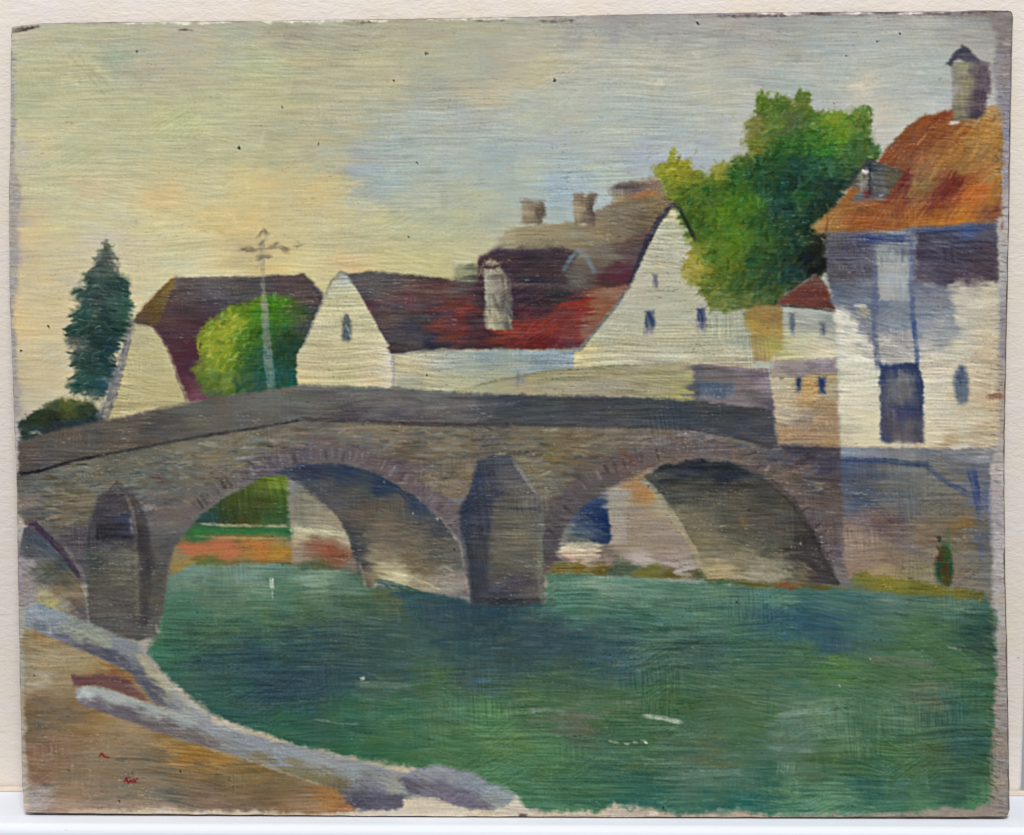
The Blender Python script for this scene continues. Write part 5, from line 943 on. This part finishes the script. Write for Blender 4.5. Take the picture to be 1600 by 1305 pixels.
g = (g1 + m2*g2 + 1.2*m3*g3 + 1.2*m4*g4)/np.sqrt(1 + m2**2 + (1.2*m3)**2 + (1.2*m4)**2)
mod = 0.8 + 0.6*noise(X/120, Y/90, 305)
white = np.isin(LAB, [HE, HB, HH, HF, HG, HA]).astype(np.float32)
H += (0.26+0.16*white)*g*mod*(1-.3*(LAB == SKY))
sky_ = 1-.4*(LAB == SKY).astype(np.float32)
bold = sky_*(1+.2*(LAB == RI)+.35*white)
C *= (1+0.06*g*mod*bold)[..., None]
C += (5.5*g*mod*bold)[..., None]
fleck = np.clip(0.7*streak(X, Y, .02, 9, 1.7, 331)+0.6*noise(X/3, Y/1.8, 332)-.42, 0, 1)*np.clip(.5+noise(X/40, Y/30, 333), 0, 1.4)
dark = np.clip(0.7*streak(X, Y, -.02, 12, 1.7, 335)+0.6*noise(X/3.2, Y/1.8, 336)-.5, 0, 1)*np.clip(.5+noise(X/45, Y/35, 337), 0, 1.4)
_l = (C*np.array([.3, .59, .11], np.float32)).sum(-1, keepdims=True)
fleck *= 1-.45*(LAB == RI)
C += (fleck*46*sky_)[..., None]*np.array([1, .98, .9], np.float32)*np.clip(1.35-_l/190, .25, 1)
C -= (dark*52*sky_)[..., None]*np.clip(_l/150, .3, 1)
fleck *= sky_; dark *= sky_
H += .8*fleck - .7*dark
_l = (C*np.array([.3, .59, .11], np.float32)).sum(-1, keepdims=True)
C[:] = _l + (C-_l)*0.93
C += (2.2*noise(X/1.9, Y/1.9, 306))[..., None]
def blur(A, r):
    for ax in (0, 1):
        acc = A.copy()
        for q in range(1, r+1):
            acc += np.roll(A, q, ax) + np.roll(A, -q, ax)
        A = acc/(2*r+1)
    return A
# bristles leave crisp ridges: sharpen the pigment the way a loaded brush breaks it
C += 0.55*(C-blur(C, 2)) + 0.14*(C-blur(C, 14))

# ------------------------------------------------------------------ the painting as an object
root = bpy.data.objects.new('oil_painting', None)
SC.collection.objects.link(root)
root.empty_display_size = 0.05
root.location = (0, 0, ROOT_Z)
root.rotation_euler = (-TILT, 0, 0)
root['label'] = 'unframed oil painting of a stone river bridge and houses, leaning on the white shelf'
root['category'] = 'painting'

cr_, sr_ = math.cos(ROLL), math.sin(ROLL)
def to_local(px, py):            # photograph pixel on the face -> panel x, z (levelled)
    dx, dy = px-CX, py-BASE
    return (dx*cr_ + dy*sr_)*S, -(-dx*sr_ + dy*cr_)*S
cam.rotation_mode = 'QUATERNION'
from mathutils import Quaternion, Euler
cam.rotation_quaternion = Euler((math.radians(90)-TILT, 0, 0)).to_quaternion() @ Quaternion((0, 0, 1), ROLL)
_cx, _cz = to_local(CX, CY)
cam.location = tilted(_cx, -DIST, _cz)

def paint_material():
    m, nt, b = mat_nodes('oil_paint')
    N, L = nt.nodes, nt.links
    at = N.new('ShaderNodeAttribute'); at.attribute_name = 'pigment'
    tc = N.new('ShaderNodeTexCoord')
    mp = N.new('ShaderNodeMapping'); mp.inputs['Scale'].default_value = (0.16, 1, 1)
    L.new(tc.outputs['Object'], mp.inputs[0])
    n = N.new('ShaderNodeTexNoise'); n.inputs['Scale'].default_value = 2600; n.inputs['Detail'].default_value = 2
    L.new(mp.outputs[0], n.inputs['Vector'])
    bp = N.new('ShaderNodeBump'); bp.inputs['Strength'].default_value = 0.3; bp.inputs['Distance'].default_value = 0.00012
    L.new(n.outputs[0], bp.inputs['Height']); L.new(bp.outputs[0], b.inputs['Normal'])
    L.new(at.outputs['Color'], b.inputs['Base Color'])
    n2 = N.new('ShaderNodeTexNoise'); n2.inputs['Scale'].default_value = 60; n2.inputs['Detail'].default_value = 4
    L.new(tc.outputs['Object'], n2.inputs['Vector'])
    mr = N.new('ShaderNodeMapRange'); mr.inputs['To Min'].default_value = 0.38; mr.inputs['To Max'].default_value = 0.6
    L.new(n2.outputs[0], mr.inputs[0]); L.new(mr.outputs[0], b.inputs['Roughness'])
    b.inputs['Specular IOR Level'].default_value = 0.14
    return m
PM = paint_material()

# board with softly rounded, worn edges
def board():
    out = []
    rs = np.random.RandomState(3)
    def seg(pts, n):
        a = np.array(pts, float); d = np.r_[0, np.cumsum(np.hypot(*np.diff(a, axis=0).T))]
        t = np.linspace(0, d[-1], n)
        return list(zip(np.interp(t, d, a[:, 0]), np.interp(t, d, a[:, 1])))
    ring_ = seg(TOP, 120)[1:-3] + [(1580, 16.2), (1583, 20), (1583.8, 28)] + seg(RIGHT, 100)[3:-3] + [(1578.8, 1266), (1576, 1274), (1568, 1278)]
    ring_ += seg(BOT[::-1], 120)[2:-3] + [(52, 1272.3), (42, 1270), (37, 1264)] + seg(LEFT, 100)[2:-1]
    n = len(ring_)
    P = np.array(ring_); ctr = P.mean(0)
    P = P + rs.uniform(-.35, .35, P.shape)
    tan = np.roll(P, -1, 0)-np.roll(P, 1, 0); nor = np.stack([tan[:, 1], -tan[:, 0]], 1); nor /= np.linalg.norm(nor, axis=1)[:, None]
    sgn = np.sign(((P-ctr)*nor).sum(1)); nor *= sgn[:, None]
    v, rings = [], []
    for inset, yy in [(3.2, 0.0), (1.2, 0.0003), (0, 0.0011), (0, THICK-.001), (1.5, THICK)]:
        q = P - nor*inset; idx = []
        for px, py in q:
            x, z = to_local(px, py); idx.append(len(v)); v.append((x, yy, max(z, 0.0)))
        rings.append(idx)
    f = [tuple(rings[0]), tuple(rings[-1][::-1])]
    for a, b in zip(rings[:-1], rings[1:]):
        for i in range(n):
            j = (i+1) % n; f.append((a[i], b[i], b[j], a[j]))
    me = bpy.data.meshes.new('wooden_board'); me.from_pydata(v, [], f); me.update()
    import bmesh
    bm = bmesh.new(); bm.from_mesh(me); bmesh.ops.recalc_face_normals(bm, faces=bm.faces); bm.to_mesh(me); bm.free()
    m, nt, b = mat_nodes('old_board')
    N, L = nt.nodes, nt.links
    tc = N.new('ShaderNodeTexCoord'); nz = N.new('ShaderNodeTexNoise'); nz.inputs['Scale'].default_value = 120; nz.inputs['Detail'].default_value = 5
    L.new(tc.outputs['Object'], nz.inputs['Vector'])
    cr = N.new('ShaderNodeValToRGB'); cr.color_ramp.elements[0].position = .35; cr.color_ramp.elements[0].color = lin4('4a3a36')
    cr.color_ramp.elements[1].position = .7; cr.color_ramp.elements[1].color = lin4('85766c')
    L.new(nz.outputs[0], cr.inputs[0]); L.new(cr.outputs[0], b.inputs['Base Color']); b.inputs['Roughness'].default_value = .8
    return link_mesh('wooden_board', me, m, root)
board()

# paint skin: one mesh per painted part, all cut from the same brushed surface
LX = ((X-CX)*cr_ + (Y-BASE)*sr_)*S
LZ = -(-(X-CX)*sr_ + (Y-BASE)*cr_)*S
LY = -0.00022 - np.clip(H, -1.0, 1.6)*S*0.62
V = np.stack([LX, LY, LZ], -1).reshape(-1, 3).astype(np.float32)
COL = np.concatenate([lin(np.clip(C, 4, 250)), np.ones((NJ, NI, 1), np.float32)], -1).reshape(-1, 4).astype(np.float32)
vid = np.arange(NI*NJ).reshape(NJ, NI)
Q = np.stack([vid[:-1, :-1], vid[1:, :-1], vid[1:, 1:], vid[:-1, 1:]], -1).reshape(-1, 4)
fl = LAB[:-1, :-1].reshape(-1)
jj, ii = np.divmod(np.arange(len(fl)), NI-1)
fx = X[:-1, :-1].reshape(-1); fy = Y[:-1, :-1].reshape(-1)
drop = ((fx > 1574) & (fy < 24) & ((fx-1574)+(24-fy) > 8)) | ((fx > 1568) & (fy > 1268) & ((fx-1568)+(fy-1268) > 7)) | ((fx < 44) & (fy > 1262) & ((44-fx)+(fy-1262) > 8))
OBJ = {}
for k, (name, parent, label) in enumerate(PARTS):
    q = Q[(fl == k) & ~drop]
    if len(q) == 0:
        print('EMPTY PART', name, k); continue
    used, inv = np.unique(q, return_inverse=True)
    inv = inv.reshape(-1).astype(np.int32)
    me = bpy.data.meshes.new(name)
    me.vertices.add(len(used)); me.vertices.foreach_set('co', V[used].ravel())
    me.loops.add(len(inv)); me.loops.foreach_set('vertex_index', inv)
    me.polygons.add(len(q)); me.polygons.foreach_set('loop_start', np.arange(0, len(inv), 4, dtype=np.int32))
    try: me.polygons.foreach_set('loop_total', np.full(len(q), 4, np.int32))
    except Exception: pass
    me.polygons.foreach_set('use_smooth', np.ones(len(q), bool))
    ca = me.attributes.new('pigment', 'FLOAT_COLOR', 'POINT')
    ca.data.foreach_set('color', COL[used].ravel())
    me.update(calc_edges=True)
    par = OBJ.get(parent, root) if parent is not None else root
    o = link_mesh(name, me, PM, par)
    if label: o['label'] = label
    OBJ[k] = o
